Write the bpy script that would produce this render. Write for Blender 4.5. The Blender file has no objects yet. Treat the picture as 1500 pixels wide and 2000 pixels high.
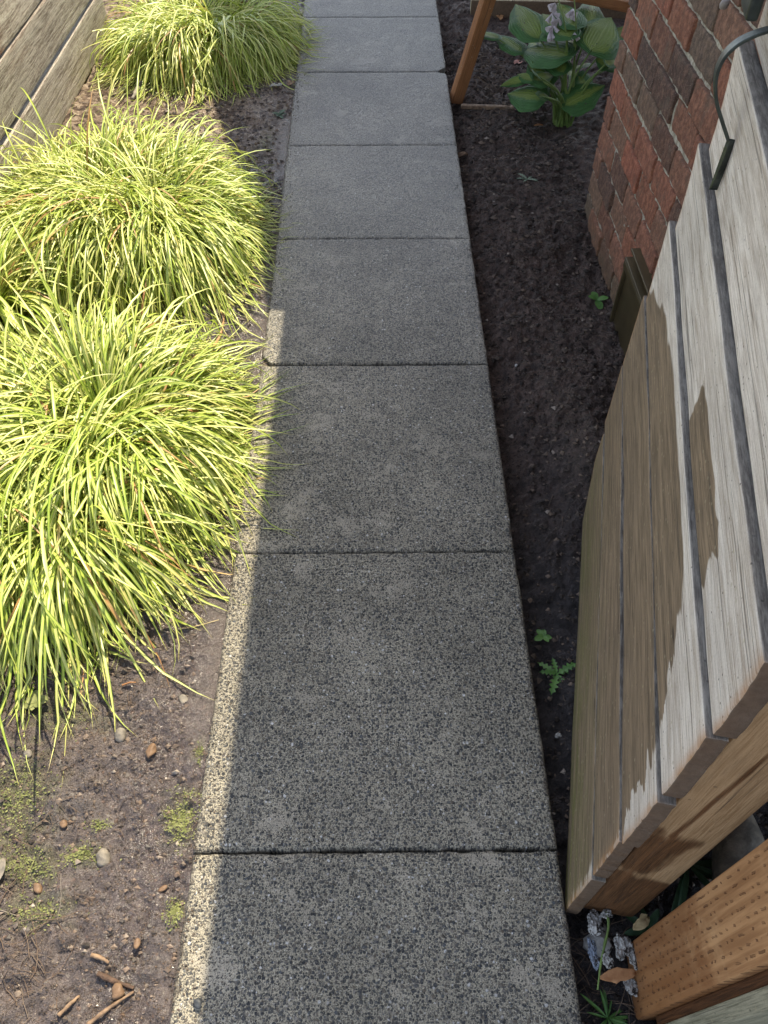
import bpy, math, random
import numpy as np
from mathutils import Vector, Matrix
R = math.radians
rng = np.random.default_rng(7)
random.seed(7)
S = bpy.context.scene
COL = S.collection

# ------------------------------------------------------------------ camera
CH = 1.5
PITCH = math.atan(1870/1502.); YAW = math.atan(20/2399.)
F_ = np.array([math.sin(YAW)*math.cos(PITCH), math.cos(YAW)*math.cos(PITCH), -math.sin(PITCH)])
R_ = np.array([math.cos(YAW), -math.sin(YAW), 0.]); U_ = np.cross(R_, F_); C_ = np.array([0, 0, CH])
cam = bpy.data.cameras.new('camera'); co = bpy.data.objects.new('camera', cam); COL.objects.link(co)
co.location = (0, 0, CH); co.rotation_euler = (math.pi/2-PITCH, 0, -YAW)
cam.sensor_fit = 'VERTICAL'; cam.sensor_height = 36; cam.lens = 1502/2000*36
cam.clip_start = 0.02; cam.clip_end = 3000
S.camera = co
# ------------------------------------------------------------------ light
SUN_EL, SUN_AZ = 57, 21            # degrees; azimuth measured from the path direction (+Y) to the right
w = bpy.data.worlds.new('World'); S.world = w; w.use_nodes = True
wn = w.node_tree.nodes; bg = wn['Background']
sky = wn.new('ShaderNodeTexSky'); sky.sky_type = 'NISHITA'; sky.sun_disc = False
sky.sun_elevation = R(SUN_EL); sky.sun_rotation = R(SUN_AZ); sky.air_density = 1.0; sky.dust_density = 1.5
hs = wn.new('ShaderNodeHueSaturation'); hs.inputs['Saturation'].default_value = .62; w.node_tree.links.new(sky.outputs[0], hs.inputs['Color']); w.node_tree.links.new(hs.outputs[0], bg.inputs[0]); bg.inputs[1].default_value = 0.15
sl = bpy.data.lights.new('sun', 'SUN'); sl.energy = 3.75; sl.angle = R(0.36); sl.color = (1.0, 0.885, 0.67)
so = bpy.data.objects.new('sun', sl); COL.objects.link(so)
SD = np.array([math.cos(R(SUN_EL))*math.sin(R(SUN_AZ)), math.cos(R(SUN_EL))*math.cos(R(SUN_AZ)), math.sin(R(SUN_EL))])
so.rotation_euler = Vector(SD).to_track_quat('Z', 'Y').to_euler()
S.view_settings.view_transform = 'Standard'; S.view_settings.look = 'None'
S.view_settings.exposure = 1.42; S.view_settings.gamma = 1.0

# ------------------------------------------------------------------ helpers
def ray(x, y): return F_*1502 + R_*(x-750) - U_*(y-1000)
def G(x, y, z=0.):                                  # where the sight line through a photo point meets height z
    d = ray(x, y); return C_ + d*((z-CH)/d[2])
def PL(x, y, p0, n):
    d = ray(x, y); n = np.array(n, float); return C_ + d*(np.dot(np.array(p0)-C_, n)/np.dot(d, n))

def _hash(ix, iy, s):
    h = (ix.astype(np.int64)*374761393 + iy.astype(np.int64)*668265263 + s*974711) & 0xffffffff
    h = ((h ^ (h >> 13))*1274126177) & 0xffffffff
    return ((h ^ (h >> 16)) & 0xffff)/65535.
def vn(x, y, s=0):                                  # value noise 0..1
    x = np.asarray(x, float); y = np.asarray(y, float)
    ix = np.floor(x); iy = np.floor(y); fx = x-ix; fy = y-iy
    fx = fx*fx*(3-2*fx); fy = fy*fy*(3-2*fy)
    ix = ix.astype(np.int64); iy = iy.astype(np.int64)
    a = _hash(ix, iy, s); b = _hash(ix+1, iy, s); c = _hash(ix, iy+1, s); d = _hash(ix+1, iy+1, s)
    return (a*(1-fx)+b*fx)*(1-fy) + (c*(1-fx)+d*fx)*fy
def fbm(x, y, o=4, s=0):
    t = 0; a = .5; n = 0
    for i in range(o):
        t = t + a*vn(x*2**i, y*2**i, s+i*17); n += a; a *= .5
    return t/n

def link(name, me, m=None, parent=None, mats=None):
    o = bpy.data.objects.new(name, me); COL.objects.link(o)
    for mm in (mats or ([m] if m else [])): me.materials.append(mm)
    if parent is not None: o.parent = parent
    return o
def mesh(name, V, Fc, m=None, parent=None, smooth=True, mats=None, mi=None, attrs=None, uv=None):
    me = bpy.data.meshes.new(name)
    V = np.asarray(V, np.float32)
    if isinstance(Fc, np.ndarray):
        k = Fc.shape[1]; nf = len(Fc)
        me.vertices.add(len(V)); me.vertices.foreach_set('co', V.ravel())
        me.loops.add(nf*k); me.loops.foreach_set('vertex_index', Fc.ravel().astype(np.int32))
        me.polygons.add(nf); me.polygons.foreach_set('loop_start', np.arange(0, nf*k, k, dtype=np.int32))
        me.polygons.foreach_set('loop_total', np.full(nf, k, np.int32))
        me.update(calc_edges=True)
    else:
        me.from_pydata([tuple(v) for v in V], [], Fc); me.update()
    me.polygons.foreach_set('use_smooth', [smooth]*len(me.polygons))
    if mi is not None: me.polygons.foreach_set('material_index', np.asarray(mi, np.int32))
    if attrs:
        for k, a in attrs.items():
            a = np.asarray(a, np.float32)
            if a.ndim == 1: at = me.attributes.new(k, 'FLOAT', 'POINT'); at.data.foreach_set('value', a)
            else:
                at = me.attributes.new(k, 'FLOAT_VECTOR', 'POINT'); at.data.foreach_set('vector', a.ravel())
    me.update()
    return link(name, me, m, parent, mats)
def tag(o, label=None, cat=None, group=None, kind=None):
    if label: o['label'] = label
    if cat: o['category'] = cat
    if group: o['group'] = group
    if kind: o['kind'] = kind
    return o
def empty(name, loc=(0, 0, 0), rz=0.):
    o = bpy.data.objects.new(name, None); COL.objects.link(o); o.location = loc; o.rotation_euler = (0, 0, rz); return o

class MB:                                            # collects geometry for one mesh
    def __init__(s): s.V = []; s.F = []; s.n = 0; s.A = {}
    def add(s, V, Fc, **at):
        V = np.asarray(V, float); Fc = np.asarray(Fc)
        s.V.append(V); s.F.append(Fc + s.n); s.n += len(V)
        for k, a in at.items():
            a = np.asarray(a, float)
            if a.ndim == 0: a = np.full(len(V), float(a))
            s.A.setdefault(k, []).append(a)
        return s
    def build(s, name, m, parent=None, smooth=True, mats=None, fn=None):
        V = np.concatenate(s.V); Fc = np.concatenate(s.F)
        if fn: V = fn(V)
        at = {k: np.concatenate(a) for k, a in s.A.items()}
        return mesh(name, V, Fc, m, parent, smooth, mats, None, at)

def ticks(a, b, step, bev):
    L = b-a; bev = min(bev, L*.3); n = max(1, int(round((L-2*bev)/step)))
    return np.concatenate([[a, a+bev*.35], np.linspace(a+bev, b-bev, n+1), [b-bev*.35, b]])
def rbox(x0, x1, y0, y1, z0, z1, step=.05, bev=.003, steps=None):
    """box with worn, rounded edges and a regular grid on every face -> V, quads"""
    sx, sy, sz = steps or (step, step, step)
    T = [ticks(x0, x1, sx, bev), ticks(y0, y1, sy, bev), ticks(z0, z1, sz, bev)]
    n = [len(t) for t in T]; V = []; Fq = []; cnt = 0
    for ax in range(3):
        u, v = (ax+1) % 3, (ax+2) % 3
        for side in (0, 1):
            A, B = np.meshgrid(T[u], T[v], indexing='ij')
            P = np.zeros(A.shape+(3,)); P[..., ax] = T[ax][-1] if side else T[ax][0]; P[..., u] = A; P[..., v] = B
            V.append(P.reshape(-1, 3))
            idx = np.arange(n[u]*n[v]).reshape(n[u], n[v]) + cnt
            q = np.stack([idx[:-1, :-1], idx[1:, :-1], idx[1:, 1:], idx[:-1, 1:]], -1).reshape(-1, 4)
            if not side: q = q[:, ::-1]
            Fq.append(q); cnt += n[u]*n[v]
    V = np.concatenate(V); Fq = np.concatenate(Fq)
    lo = np.array([x0, y0, z0]); hi = np.array([x1, y1, z1]); b = np.minimum(bev, (hi-lo)*.3)
    inner = np.clip(V, lo+b, hi-b); d = (V-inner)/b; l = np.linalg.norm(d, axis=1, keepdims=True)
    V = inner + b*d/np.maximum(l, 1e-6)
    return V, Fq
def tube(P, rad, k=8, cap=True):
    P = np.asarray(P, float); n = len(P); rad = np.broadcast_to(rad, (n,)) if np.ndim(rad) < 1 else np.asarray(rad)
    V = []; up = np.array([0.13, 0.31, 0.94])
    for i in range(n):
        t = P[min(i+1, n-1)]-P[max(i-1, 0)]; t /= np.linalg.norm(t)+1e-9
        a = np.cross(t, up); a /= np.linalg.norm(a)+1e-9; b = np.cross(t, a)
        for j in range(k):
            c, s_ = math.cos(2*math.pi*j/k), math.sin(2*math.pi*j/k); V.append(P[i] + rad[i]*(a*c+b*s_))
    Fq = [[i*k+j, i*k+(j+1) % k, (i+1)*k+(j+1) % k, (i+1)*k+j] for i in range(n-1) for j in range(k)]
    if cap:
        V += [P[0], P[-1]]
        for j in range(k):
            Fq.append([n*k, (j+1) % k, j, n*k]); Fq.append([n*k+1, (n-1)*k+j, (n-1)*k+(j+1) % k, n*k+1])
    return np.array(V), np.array([f for f in Fq])
def spline(P, n):
    P = np.asarray(P, float); m = len(P); out = []
    for t in np.linspace(0, m-1, n):
        i = min(int(t), m-2); f = t-i
        p0 = P[max(i-1, 0)]; p1 = P[i]; p2 = P[i+1]; p3 = P[min(i+2, m-1)]
        out.append(.5*((2*p1)+(p2-p0)*f+(2*p0-5*p1+4*p2-p3)*f*f+(3*p1-p0-3*p2+p3)*f**3))
    return np.array(out)
def trifix(name, V, Fq, *a, **k):                    # quads that may be degenerate (caps) -> clean face lists
    fs = []
    for f in Fq:
        g = []
        for i in f:
            if int(i) not in g: g.append(int(i))
        if len(g) > 2: fs.append(g)
    return mesh(name, V, fs, *a, **k)

# ------------------------------------------------------------------ material helper
class M:
    def __init__(s, name, rough=.8, spec=.5):
        s.m = bpy.data.materials.new(name); s.m.use_nodes = True; s.nt = s.m.node_tree; s.b = s.nt.nodes['Principled BSDF']
        s.b.inputs['Roughness'].default_value = rough; s.b.inputs['Specular IOR Level'].default_value = spec
        s.tc = None
    def N(s, t, **k):
        n = s.nt.nodes.new(t)
        for a, v in k.items(): setattr(n, a, v)
        return n
    def L(s, a, b): s.nt.links.new(a, b)
    def put(s, sock, v):
        if isinstance(v, (int, float)): sock.default_value = v
        elif isinstance(v, (tuple, list)): sock.default_value = tuple(v) if len(v) == 4 or sock.type == 'VECTOR' else tuple(v)+(1,)
        else: s.L(v, sock)
    def obj(s):
        if not s.tc: s.tc = s.N('ShaderNodeTexCoord')
        return s.tc.outputs['Object']
    def map(s, sc, vec=None, loc=(0, 0, 0), rot=(0, 0, 0)):
        n = s.N('ShaderNodeMapping'); s.put(n.inputs[0], vec if vec is not None else s.obj()); n.inputs['Location'].default_value = loc
        n.inputs['Rotation'].default_value = rot; n.inputs['Scale'].default_value = sc; return n.outputs[0]
    def noise(s, scale, detail=4, rough=.55, vec=None, dist=0., col=False):
        n = s.N('ShaderNodeTexNoise'); s.put(n.inputs['Vector'], vec if vec is not None else s.obj())
        s.put(n.inputs['Scale'], scale); n.inputs['Detail'].default_value = detail; n.inputs['Roughness'].default_value = rough; n.inputs['Distortion'].default_value = dist
        return n.outputs['Color' if col else 0]
    def vor(s, scale, vec=None, feature='F1', dim='3D', rnd=1.):
        n = s.N('ShaderNodeTexVoronoi', feature=feature, voronoi_dimensions=dim); s.put(n.inputs['Vector'], vec if vec is not None else s.obj())
        n.inputs['Scale'].default_value = scale; n.inputs['Randomness'].default_value = rnd; return n
    def ramp(s, f, stops, interp='LINEAR'):
        n = s.N('ShaderNodeValToRGB'); s.put(n.inputs[0], f); e = n.color_ramp; e.interpolation = interp
        while len(e.elements) < len(stops): e.elements.new(.5)
        for el, (p, c) in zip(e.elements, stops):
            el.position = p; c = (c, c, c) if isinstance(c, (int, float)) else c; el.color = tuple(c)+(1,)
        return n.outputs[0]
    def step(s, f, a, b):
        n = s.N('ShaderNodeMapRange', interpolation_type='SMOOTHSTEP'); s.put(n.inputs[0], f)
        n.inputs[1].default_value = a; n.inputs[2].default_value = b; return n.outputs[0]
    def mix(s, f, a, b, mode='MIX'):
        n = s.N('ShaderNodeMix', data_type='RGBA', blend_type=mode); s.put(n.inputs[0], f); s.put(n.inputs[6], a); s.put(n.inputs[7], b); return n.outputs[2]
    def op(s, o, a, b=0., c=None):
        n = s.N('ShaderNodeMath', operation=o); s.put(n.inputs[0], a); s.put(n.inputs[1], b)
        if c is not None: s.put(n.inputs[2], c)
        return n.outputs[0]
    def attr(s, name, vec=False):
        n = s.N('ShaderNodeAttribute', attribute_name=name); return n.outputs['Vector' if vec else 'Fac']
    def sep(s, v):
        n = s.N('ShaderNodeSeparateXYZ'); s.put(n.inputs[0], v); return n.outputs
    def comb(s, x, y, z):
        n = s.N('ShaderNodeCombineXYZ'); s.put(n.inputs[0], x); s.put(n.inputs[1], y); s.put(n.inputs[2], z); return n.outputs[0]
    def bump(s, h, dist, strength=1.):
        n = s.N('ShaderNodeBump'); s.put(n.inputs['Height'], h); n.inputs['Distance'].default_value = dist; n.inputs['Strength'].default_value = strength
        if s.b.inputs['Normal'].links: s.L(s.b.inputs['Normal'].links[0].from_socket, n.inputs['Normal'])
        s.L(n.outputs[0], s.b.inputs['Normal']); return n
    def color(s, c): s.put(s.b.inputs['Base Color'], c); return s
    def rough(s, r): s.put(s.b.inputs['Roughness'], r); return s

# --- exposed aggregate concrete
def mat_concrete():
    m = M('exposed_aggregate', .85, .3)
    p = m.obj()
    wob = m.noise(90, 3, .6, col=True)
    pv = m.mix(.006, p, wob, 'ADD')
    big = m.noise(2.3, 4, .6)
    patch = m.op('MULTIPLY', m.op('MULTIPLY', m.step(m.noise(8, 5, .75), .54, .62), m.step(m.noise(2.1, 2, .5, m.map((1, 1, 1), None, (4.2, .35, 0))), .44, .56)), .97)       # smoother cement-rich patches
    v1 = m.vor(136, pv, dim='2D'); v2 = m.vor(250, m.map((1, 1, 1), pv, (3.3, 1.7, 0)), dim='2D'); v3 = m.vor(520, m.map((1, 1, 1), pv, (1.3, 7.7, 0)), dim='2D')
    dens = m.op('MULTIPLY', m.noise(11, 3, .6), .22)
    def layer(v, k, kp, e):
        thr = m.op('SUBTRACT', m.op('ADD', m.op('MULTIPLY', m.sep(v.outputs['Color'])[1], k), m.op('SUBTRACT', dens, .11)), m.op('MULTIPLY', patch, kp))
        return m.step(m.op('SUBTRACT', thr, v.outputs['Distance']), -.06, e)
    p1 = layer(v1, .46, .25, .10); p2 = layer(v2, .60, .20, .12); p3 = layer(v3, .62, .10, .14)
    pc = [(0, (.040, .042, .047)), (.28, (.075, .077, .08)), (.5, (.105, .102, .095)), (.66, (.16, .13, .10)), (.8, (.10, .112, .125)), (.9, (.24, .21, .17)), (.955, (.34, .31, .27)), (1, (.75, .73, .70))]
    c1 = m.ramp(m.sep(v1.outputs['Color'])[0], pc); c2 = m.ramp(m.sep(v2.outputs['Color'])[0], pc); c3 = m.ramp(m.sep(v3.outputs['Color'])[0], [(0, (.05, .048, .045)), (.6, (.16, .145, .12)), (.85, (.34, .30, .23)), (1, (.66, .62, .54))])
    fine = m.noise(620, 3, .75)
    mort = m.mix(m.step(fine, .32, .64), (.16, .148, .12), (.56, .505, .385))
    mort = m.mix(m.op('MULTIPLY', m.step(m.noise(14, 4, .6), .35, .75), .5), mort, (.33, .29, .215))
    mort = m.mix(m.op('MULTIPLY', patch, .8), mort, (.42, .375, .30))
    mud = m.noise(24, 4, .65)
    c = m.mix(m.op('MULTIPLY', p3, .85), mort, c3); c = m.mix(m.op('MULTIPLY', p2, .92), c, c2); c = m.mix(p1, c, c1)
    dust = m.noise(240, 3, .7)
    c = m.mix(m.op('MULTIPLY', m.step(dust, .50, .72), .45), c, (.36, .32, .25))
    pit = m.step(m.noise(190, 3, .6), .40, .31)
    c = m.mix(m.op('MULTIPLY', pit, .85), c, (.03, .028, .025))
    c = m.mix(1., c, m.ramp(big, [(.28, .66), (.5, .96), (.74, 1.2)]), 'MULTIPLY')
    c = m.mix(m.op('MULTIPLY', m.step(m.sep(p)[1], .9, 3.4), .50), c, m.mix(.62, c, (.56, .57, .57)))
    sdm = m.op('MULTIPLY', m.step(m.op('ADD', m.attr('side'), m.op('MULTIPLY', m.op('SUBTRACT', mud, .5), 2.2)), .75, 1.1), .6); c = m.mix(sdm, c, (.09, .068, .052))
    c = m.mix(m.op('MULTIPLY', m.step(m.attr('edge'), .3, 1.), .38), c, (.06, .06, .05))
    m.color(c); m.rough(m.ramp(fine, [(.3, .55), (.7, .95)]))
    h = m.op('ADD', m.op('MULTIPLY', p1, 1.), m.op('MULTIPLY', p2, .6)); h = m.op('ADD', h, m.op('MULTIPLY', p3, .3))
    h = m.op('ADD', h, m.op('MULTIPLY', fine, .9)); h = m.op('SUBTRACT', h, m.op('MULTIPLY', pit, 1.3))
    m.bump(h, .0030, 1.); return m.m
# --- soil
def mat_soil():
    m = M('garden_soil', .9, .4)
    p = m.obj(); X = m.sep(p)[0]; Y = m.sep(p)[1]
    wet = m.attr('wet')
    n1 = m.noise(38, 6, .7); n2 = m.noise(180, 4, .7); n3 = m.noise(7, 4, .6); v = m.vor(95, m.mix(.02, p, m.noise(40, 2, .5, col=True), 'ADD'))
    left = m.step(X, -.30, -.36)
    dark = m.mix(m.step(n1, .3, .7), (.026, .017, .013), (.165, .105, .078))
    dk4 = m.noise(300, 4, .75)
    dark = m.mix(m.op('MULTIPLY', m.step(dk4, .52, .68), .7), dark, (.25, .185, .14))
    dark = m.mix(m.op('MULTIPLY', m.step(dk4, .45, .34), .7), dark, (.008, .006, .005))
    dark = m.mix(m.step(m.op('ADD', Y, m.op('MULTIPLY', n3, .8)), 2.2, 1.2), dark, m.mix(m.step(n1, .3, .7), (.010, .009, .009), (.062, .052, .050)))
    n4 = m.noise(420, 4, .75)
    lc = m.mix(m.step(n1, .3, .7), (.046, .034, .034), (.21, .165, .155))
    lc = m.mix(m.op('MULTIPLY', m.step(n4, .50, .66), .75), lc, (.36, .30, .26))
    lc = m.mix(m.op('MULTIPLY', m.step(n4, .46, .34), .8), lc, (.028, .02, .017))
    lc = m.mix(m.op('MULTIPLY', m.step(n3, .52, .66), .45), lc, m.mix(n2, (.09, .082, .08), (.26, .24, .23)))
    rcol = m.ramp(m.sep(v.outputs['Color'])[0], [(0, (.05, .03, .02)), (.5, (.12, .085, .065)), (.75, (.26, .12, .05)), (.88, (.4, .34, .26)), (1, (.5, .46, .4))])
    lc = m.mix(m.step(v.outputs['Distance'], .38, .22), lc, m.mix(.55, lc, rcol))
    lc = m.mix(m.op('MULTIPLY', m.attr('mossy'), .75), lc, m.mix(m.step(n4, .4, .6), (.05, .055, .022), (.21, .21, .10)))
    far = m.step(Y, 2.8, 3.4)
    chip = m.vor(55, m.mix(.03, p, m.noise(30, 2, .5, col=True), 'ADD'))
    cc = m.ramp(m.sep(chip.outputs['Color'])[0], [(0, (.06, .04, .03)), (.3, (.16, .11, .075)), (.6, (.34, .25, .17)), (1, (.56, .45, .33))])
    lc = m.mix(m.op('MULTIPLY', far, .75), lc, cc)
    c = m.mix(left, dark, lc)
    c = m.mix(m.op('MULTIPLY', wet, .50), c, m.mix(m.step(n2, .35, .65), (.042, .033, .035), (.165, .132, .132)))
    c = m.mix(m.op('MULTIPLY', m.op('MULTIPLY', m.attr('film'), left), .7), c, (.075, .055, .042))
    ash = m.op('MULTIPLY', m.step(m.noise(9, 5, .65, m.map((1, .5, 1))), .60, .72), m.step(Y, 1.7, 1.2))
    c = m.mix(m.op('MULTIPLY', m.op('MULTIPLY', ash, m.op('SUBTRACT', 1, left)), .35), c, (.13, .13, .14))
    m.color(c)
    m.rough(m.op('MAXIMUM', .10, m.op('SUBTRACT', .92, m.op('MULTIPLY', wet, .76))))
    m.put(m.b.inputs['Specular IOR Level'], m.op('ADD', .25, m.op('MULTIPLY', wet, .8)))
    h = m.op('ADD', m.op('MULTIPLY', n1, 1.2), m.op('MULTIPLY', n2, .9)); h = m.op('SUBTRACT', h, m.op('MULTIPLY', v.outputs['Distance'], .5))
    h = m.op('MULTIPLY', h, m.op('SUBTRACT', 1, m.op('MAXIMUM', m.op('MULTIPLY', m.attr('film'), .66), m.op('MULTIPLY', m.op('MULTIPLY', wet, left), .30))))
    m.bump(h, .016, 1.)
    m.bump(m.op('MULTIPLY', n4, m.op('SUBTRACT', 1, m.op('MULTIPLY', m.attr('film'), .5))), .0050, 1.); return m.m
# --- weathered wood. ax = grain direction of the object space
def mat_wood(name, pale, dark, wetc, ax='Y', moss=None, grain=1., rough=.8, green_top=.42, flake=None, bumpd=.0016, grit=.45, gritscale=420):
    m = M(name, rough, .3)
    sc = {'Y': (1, .045, 1), 'Z': (1, 1, .045), 'X': (.045, 1, 1)}[ax]
    sc2 = {'Y': (1, .16, 1), 'Z': (1, 1, .16), 'X': (.16, 1, 1)}[ax]
    gv = m.map(sc)
    a = m.noise(520*grain, 4, .7, m.map(tuple(.03 if q < 1 else 1 for q in sc)), .2); b = m.noise(70*grain, 5, .6, gv, .6); d = m.noise(9, 5, .6, m.map(sc2)); bl = m.noise(3.3, 4, .6)
    f = m.op('ADD', m.op('MULTIPLY', a, .62), m.op('MULTIPLY', b, .38))
    c = m.mix(m.step(f, .40, .58), dark, pale)
    c = m.mix(m.op('MULTIPLY', m.step(d, .42, .68), .35), c, m.mix(.5, dark, pale))
    c = m.mix(1., c, m.ramp(bl, [(.3, .84), (.7, 1.12)]), 'MULTIPLY')
    gr = m.noise(gritscale, 4, .8); c = m.mix(m.op('MULTIPLY', m.step(gr, .54, .66), grit), c, tuple(q*.7 for q in dark)); c = m.mix(m.op('MULTIPLY', m.step(gr, .46, .34), grit*.7), c, tuple(min(.8, q*1.12) for q in pale))
    bt = m.noise(24, 5, .7, m.map(sc2)); c = m.mix(m.op('MULTIPLY', m.step(bt, .55, .72), .4), c, tuple(.6*a_+.4*b_ for a_, b_ in zip(dark, (.12, .10, .08))))
    rnd = m.attr('tint')
    c = m.mix(1., c, m.ramp(rnd, [(0, .8), (.5, 1.), (1, 1.15)]), 'MULTIPLY')
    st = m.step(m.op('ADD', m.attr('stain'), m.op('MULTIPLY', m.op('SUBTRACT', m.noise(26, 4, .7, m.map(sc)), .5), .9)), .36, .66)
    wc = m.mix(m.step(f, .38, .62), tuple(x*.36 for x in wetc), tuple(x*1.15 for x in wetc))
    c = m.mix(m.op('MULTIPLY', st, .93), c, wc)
    if moss:
        Z = m.sep(m.obj())[2]
        g = m.op('MULTIPLY', m.step(m.op('ADD', Z, m.op('MULTIPLY', m.noise(12, 4, .6), .25)), green_top+.12, .02), m.step(m.noise(55, 4, .7, m.map(sc2)), .30, .66))
        c = m.mix(m.op('MULTIPLY', g, .75), c, m.mix(m.step(gr, .4, .62), tuple(q*.45 for q in moss), tuple(q*1.8 for q in moss)))
    ck = m.step(m.noise(150*grain, 3, .55, m.map({'Y': (1, .014, 1), 'Z': (1, 1, .014), 'X': (.014, 1, 1)}[ax])), .63, .67); c = m.mix(m.op('MULTIPLY', ck, .6), c, (.05, .04, .032))
    ph = m.vor(120); c = m.mix(m.op('MULTIPLY', m.op('MULTIPLY', m.step(ph.outputs['Distance'], .20, .12), m.step(m.sep(ph.outputs['Color'])[1], .84, .86)), .8), c, (.035, .028, .02))
    sp = m.vor(75); fl = m.op('MULTIPLY', m.step(sp.outputs['Distance'], .22, .14), m.step(m.sep(sp.outputs['Color'])[0], .86, .9))
    c = m.mix(m.op('MULTIPLY', fl, .55), c, flake or (.36, .31, .2))
    edge = m.attr('edge')
    c = m.mix(m.op('MULTIPLY', edge, m.op('ADD', .25, m.noise(40, 3, .6))), c, (.42, .21, .085))
    c = m.mix(m.op('MULTIPLY', m.step(m.op('ABSOLUTE', m.sep(m.tc.outputs['Normal'])[{'Y': 1, 'Z': 2, 'X': 0}[ax]]), .6, .85), .93), c, m.mix(m.noise(90, 4, .7), (.045, .028, .018), (.19, .125, .08)))
    c = m.mix(m.op('MULTIPLY', m.attr('seam'), .85), c, m.mix(m.step(m.noise(160, 4, .75, m.map(sc2)), .38, .66), (.028, .026, .024), (.15, .138, .122)))
    kn = m.vor(14, m.map({'Y': (1, .3, 1), 'Z': (1, 1, .3), 'X': (.3, 1, 1)}[ax]))
    kk = m.op('MULTIPLY', m.step(kn.outputs['Distance'], .08, .03), m.step(m.sep(kn.outputs['Color'])[0], .74, .76))
    c = m.mix(m.op('MULTIPLY', kk, .8), c, (.03, .02, .015))
    m.color(c); m.rough(m.op('SUBTRACT', rough, m.op('MULTIPLY', st, .18)))
    m.bump(m.op('ADD', f, m.op('MULTIPLY', b, .7)), bumpd, 1.); return m.m
def mat_flat(name, c1, c2, rough=.7, scale=30, bumpd=.001, spec=.4, metal=0., trans=0.):
    m = M(name, rough, spec); n = m.noise(scale, 5, .65)
    m.color(m.mix(m.step(n, .3, .7), c1, c2)); m.b.inputs['Metallic'].default_value = metal
    if bumpd: m.bump(m.noise(scale*3, 4, .6), bumpd)
    if trans: add_translucent(m, c2, trans)
    return m.m
def add_translucent(m, c, f):
    out = m.nt.nodes['Material Output']; t = m.N('ShaderNodeBsdfTranslucent'); m.put(t.inputs[0], c)
    x = m.N('ShaderNodeMixShader'); m.put(x.inputs[0], f); m.L(m.b.outputs[0], x.inputs[1]); m.L(t.outputs[0], x.inputs[2]); m.L(x.outputs[0], out.inputs[0])
def mat_blade():
    m = M('variegated_blade', .38, .45)
    uv = m.sep(m.attr('bl', True)); u, v, r = uv[0], uv[1], uv[2]          # across 0..1, along 0..1, per-blade random
    c_y = m.ramp(r, [(0, (.36, .46, .07)), (.35, (.50, .55, .12)), (.7, (.66, .66, .24)), (.962, (.66, .60, .22)), (.975, (.50, .30, .12)), (1, (.40, .20, .09))])
    c_g = m.ramp(r, [(0, (.09, .19, .02)), (.5, (.17, .28, .03)), (.962, (.27, .34, .06)), (.975, (.42, .26, .10)), (1, (.30, .14, .06))])
    e = m.op('ABSOLUTE', m.op('SUBTRACT', u, .5))
    f = m.step(e, .24, .42)
    c = m.mix(f, c_y, c_g)
    c = m.mix(m.op('MULTIPLY', m.step(v, .34, .0), .75), c, m.mix(.5, (.16, .30, .015), c_g))
    n = m.noise(35, 4, .6); c = m.mix(m.op('MULTIPLY', m.step(n, .52, .75), .35), c, (.78, .72, .38))
    c = m.mix(m.op('MULTIPLY', m.step(v, .93, 1.), .6), c, (.5, .36, .16))
    m.color(c); add_translucent(m, m.mix(.35, c, (.45, .55, .04)), .27)
    return m.m
def mat_leaf(name, cg, cl, holes=True):
    m = M(name, .55, .22)
    a = m.sep(m.attr('lf', True)); u, v, r = a[0], a[1], a[2]
    e = m.op('ABSOLUTE', u)
    k = m.op('ADD', e, m.op('MULTIPLY', m.op('SUBTRACT', m.noise(28, 3, .6, m.comb(m.op('MULTIPLY', u, 1.2), m.op('MULTIPLY', v, .5), r)), .5), .9))
    lim = m.op('ADD', .18, m.op('MULTIPLY', r, .45))
    f = m.step(m.op('SUBTRACT', k, lim), -.05, .16)
    c = m.mix(f, m.mix(m.noise(20, 3, .6), cl, tuple(x*.6 for x in cl)), m.mix(m.noise(30, 3), cg, tuple(x*1.9 for x in cg)))
    vein = m.N('ShaderNodeTexWave', wave_type='BANDS', bands_direction='X'); m.put(vein.inputs['Vector'], m.comb(m.op('ADD', u, m.op('MULTIPLY', m.op('MULTIPLY', e, v), .4)), 0, 0)); vein.inputs['Scale'].default_value = 2.3
    c = m.mix(m.op('MULTIPLY', m.step(e, .05, .0), .6), c, (.30, .36, .12))
    m.color(c); m.bump(vein.outputs['Fac'], .002, .8); m.bump(m.noise(160, 3), .001)
    out = m.nt.nodes['Material Output']; t = m.N('ShaderNodeBsdfTranslucent'); m.put(t.inputs[0], c)
    x = m.N('ShaderNodeMixShader'); x.inputs[0].default_value = .22; m.L(m.b.outputs[0], x.inputs[1]); m.L(t.outputs[0], x.inputs[2])
    if holes:
        tr = m.N('ShaderNodeBsdfTransparent'); hv = m.vor(13, m.comb(m.op('MULTIPLY', u, .55), v, m.op('MULTIPLY', r, 9)))
        hm = m.op('MULTIPLY', m.op('LESS_THAN', hv.outputs['Distance'], m.op('MULTIPLY', m.sep(hv.outputs['Color'])[1], .24)), m.op('GREATER_THAN', m.sep(hv.outputs['Color'])[0], .62))
        y = m.N('ShaderNodeMixShader'); m.L(hm, y.inputs[0]); m.L(x.outputs[0], y.inputs[1]); m.L(tr.outputs[0], y.inputs[2]); m.L(y.outputs[0], out.inputs[0])
    else: m.L(x.outputs[0], out.inputs[0])
    return m.m
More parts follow.
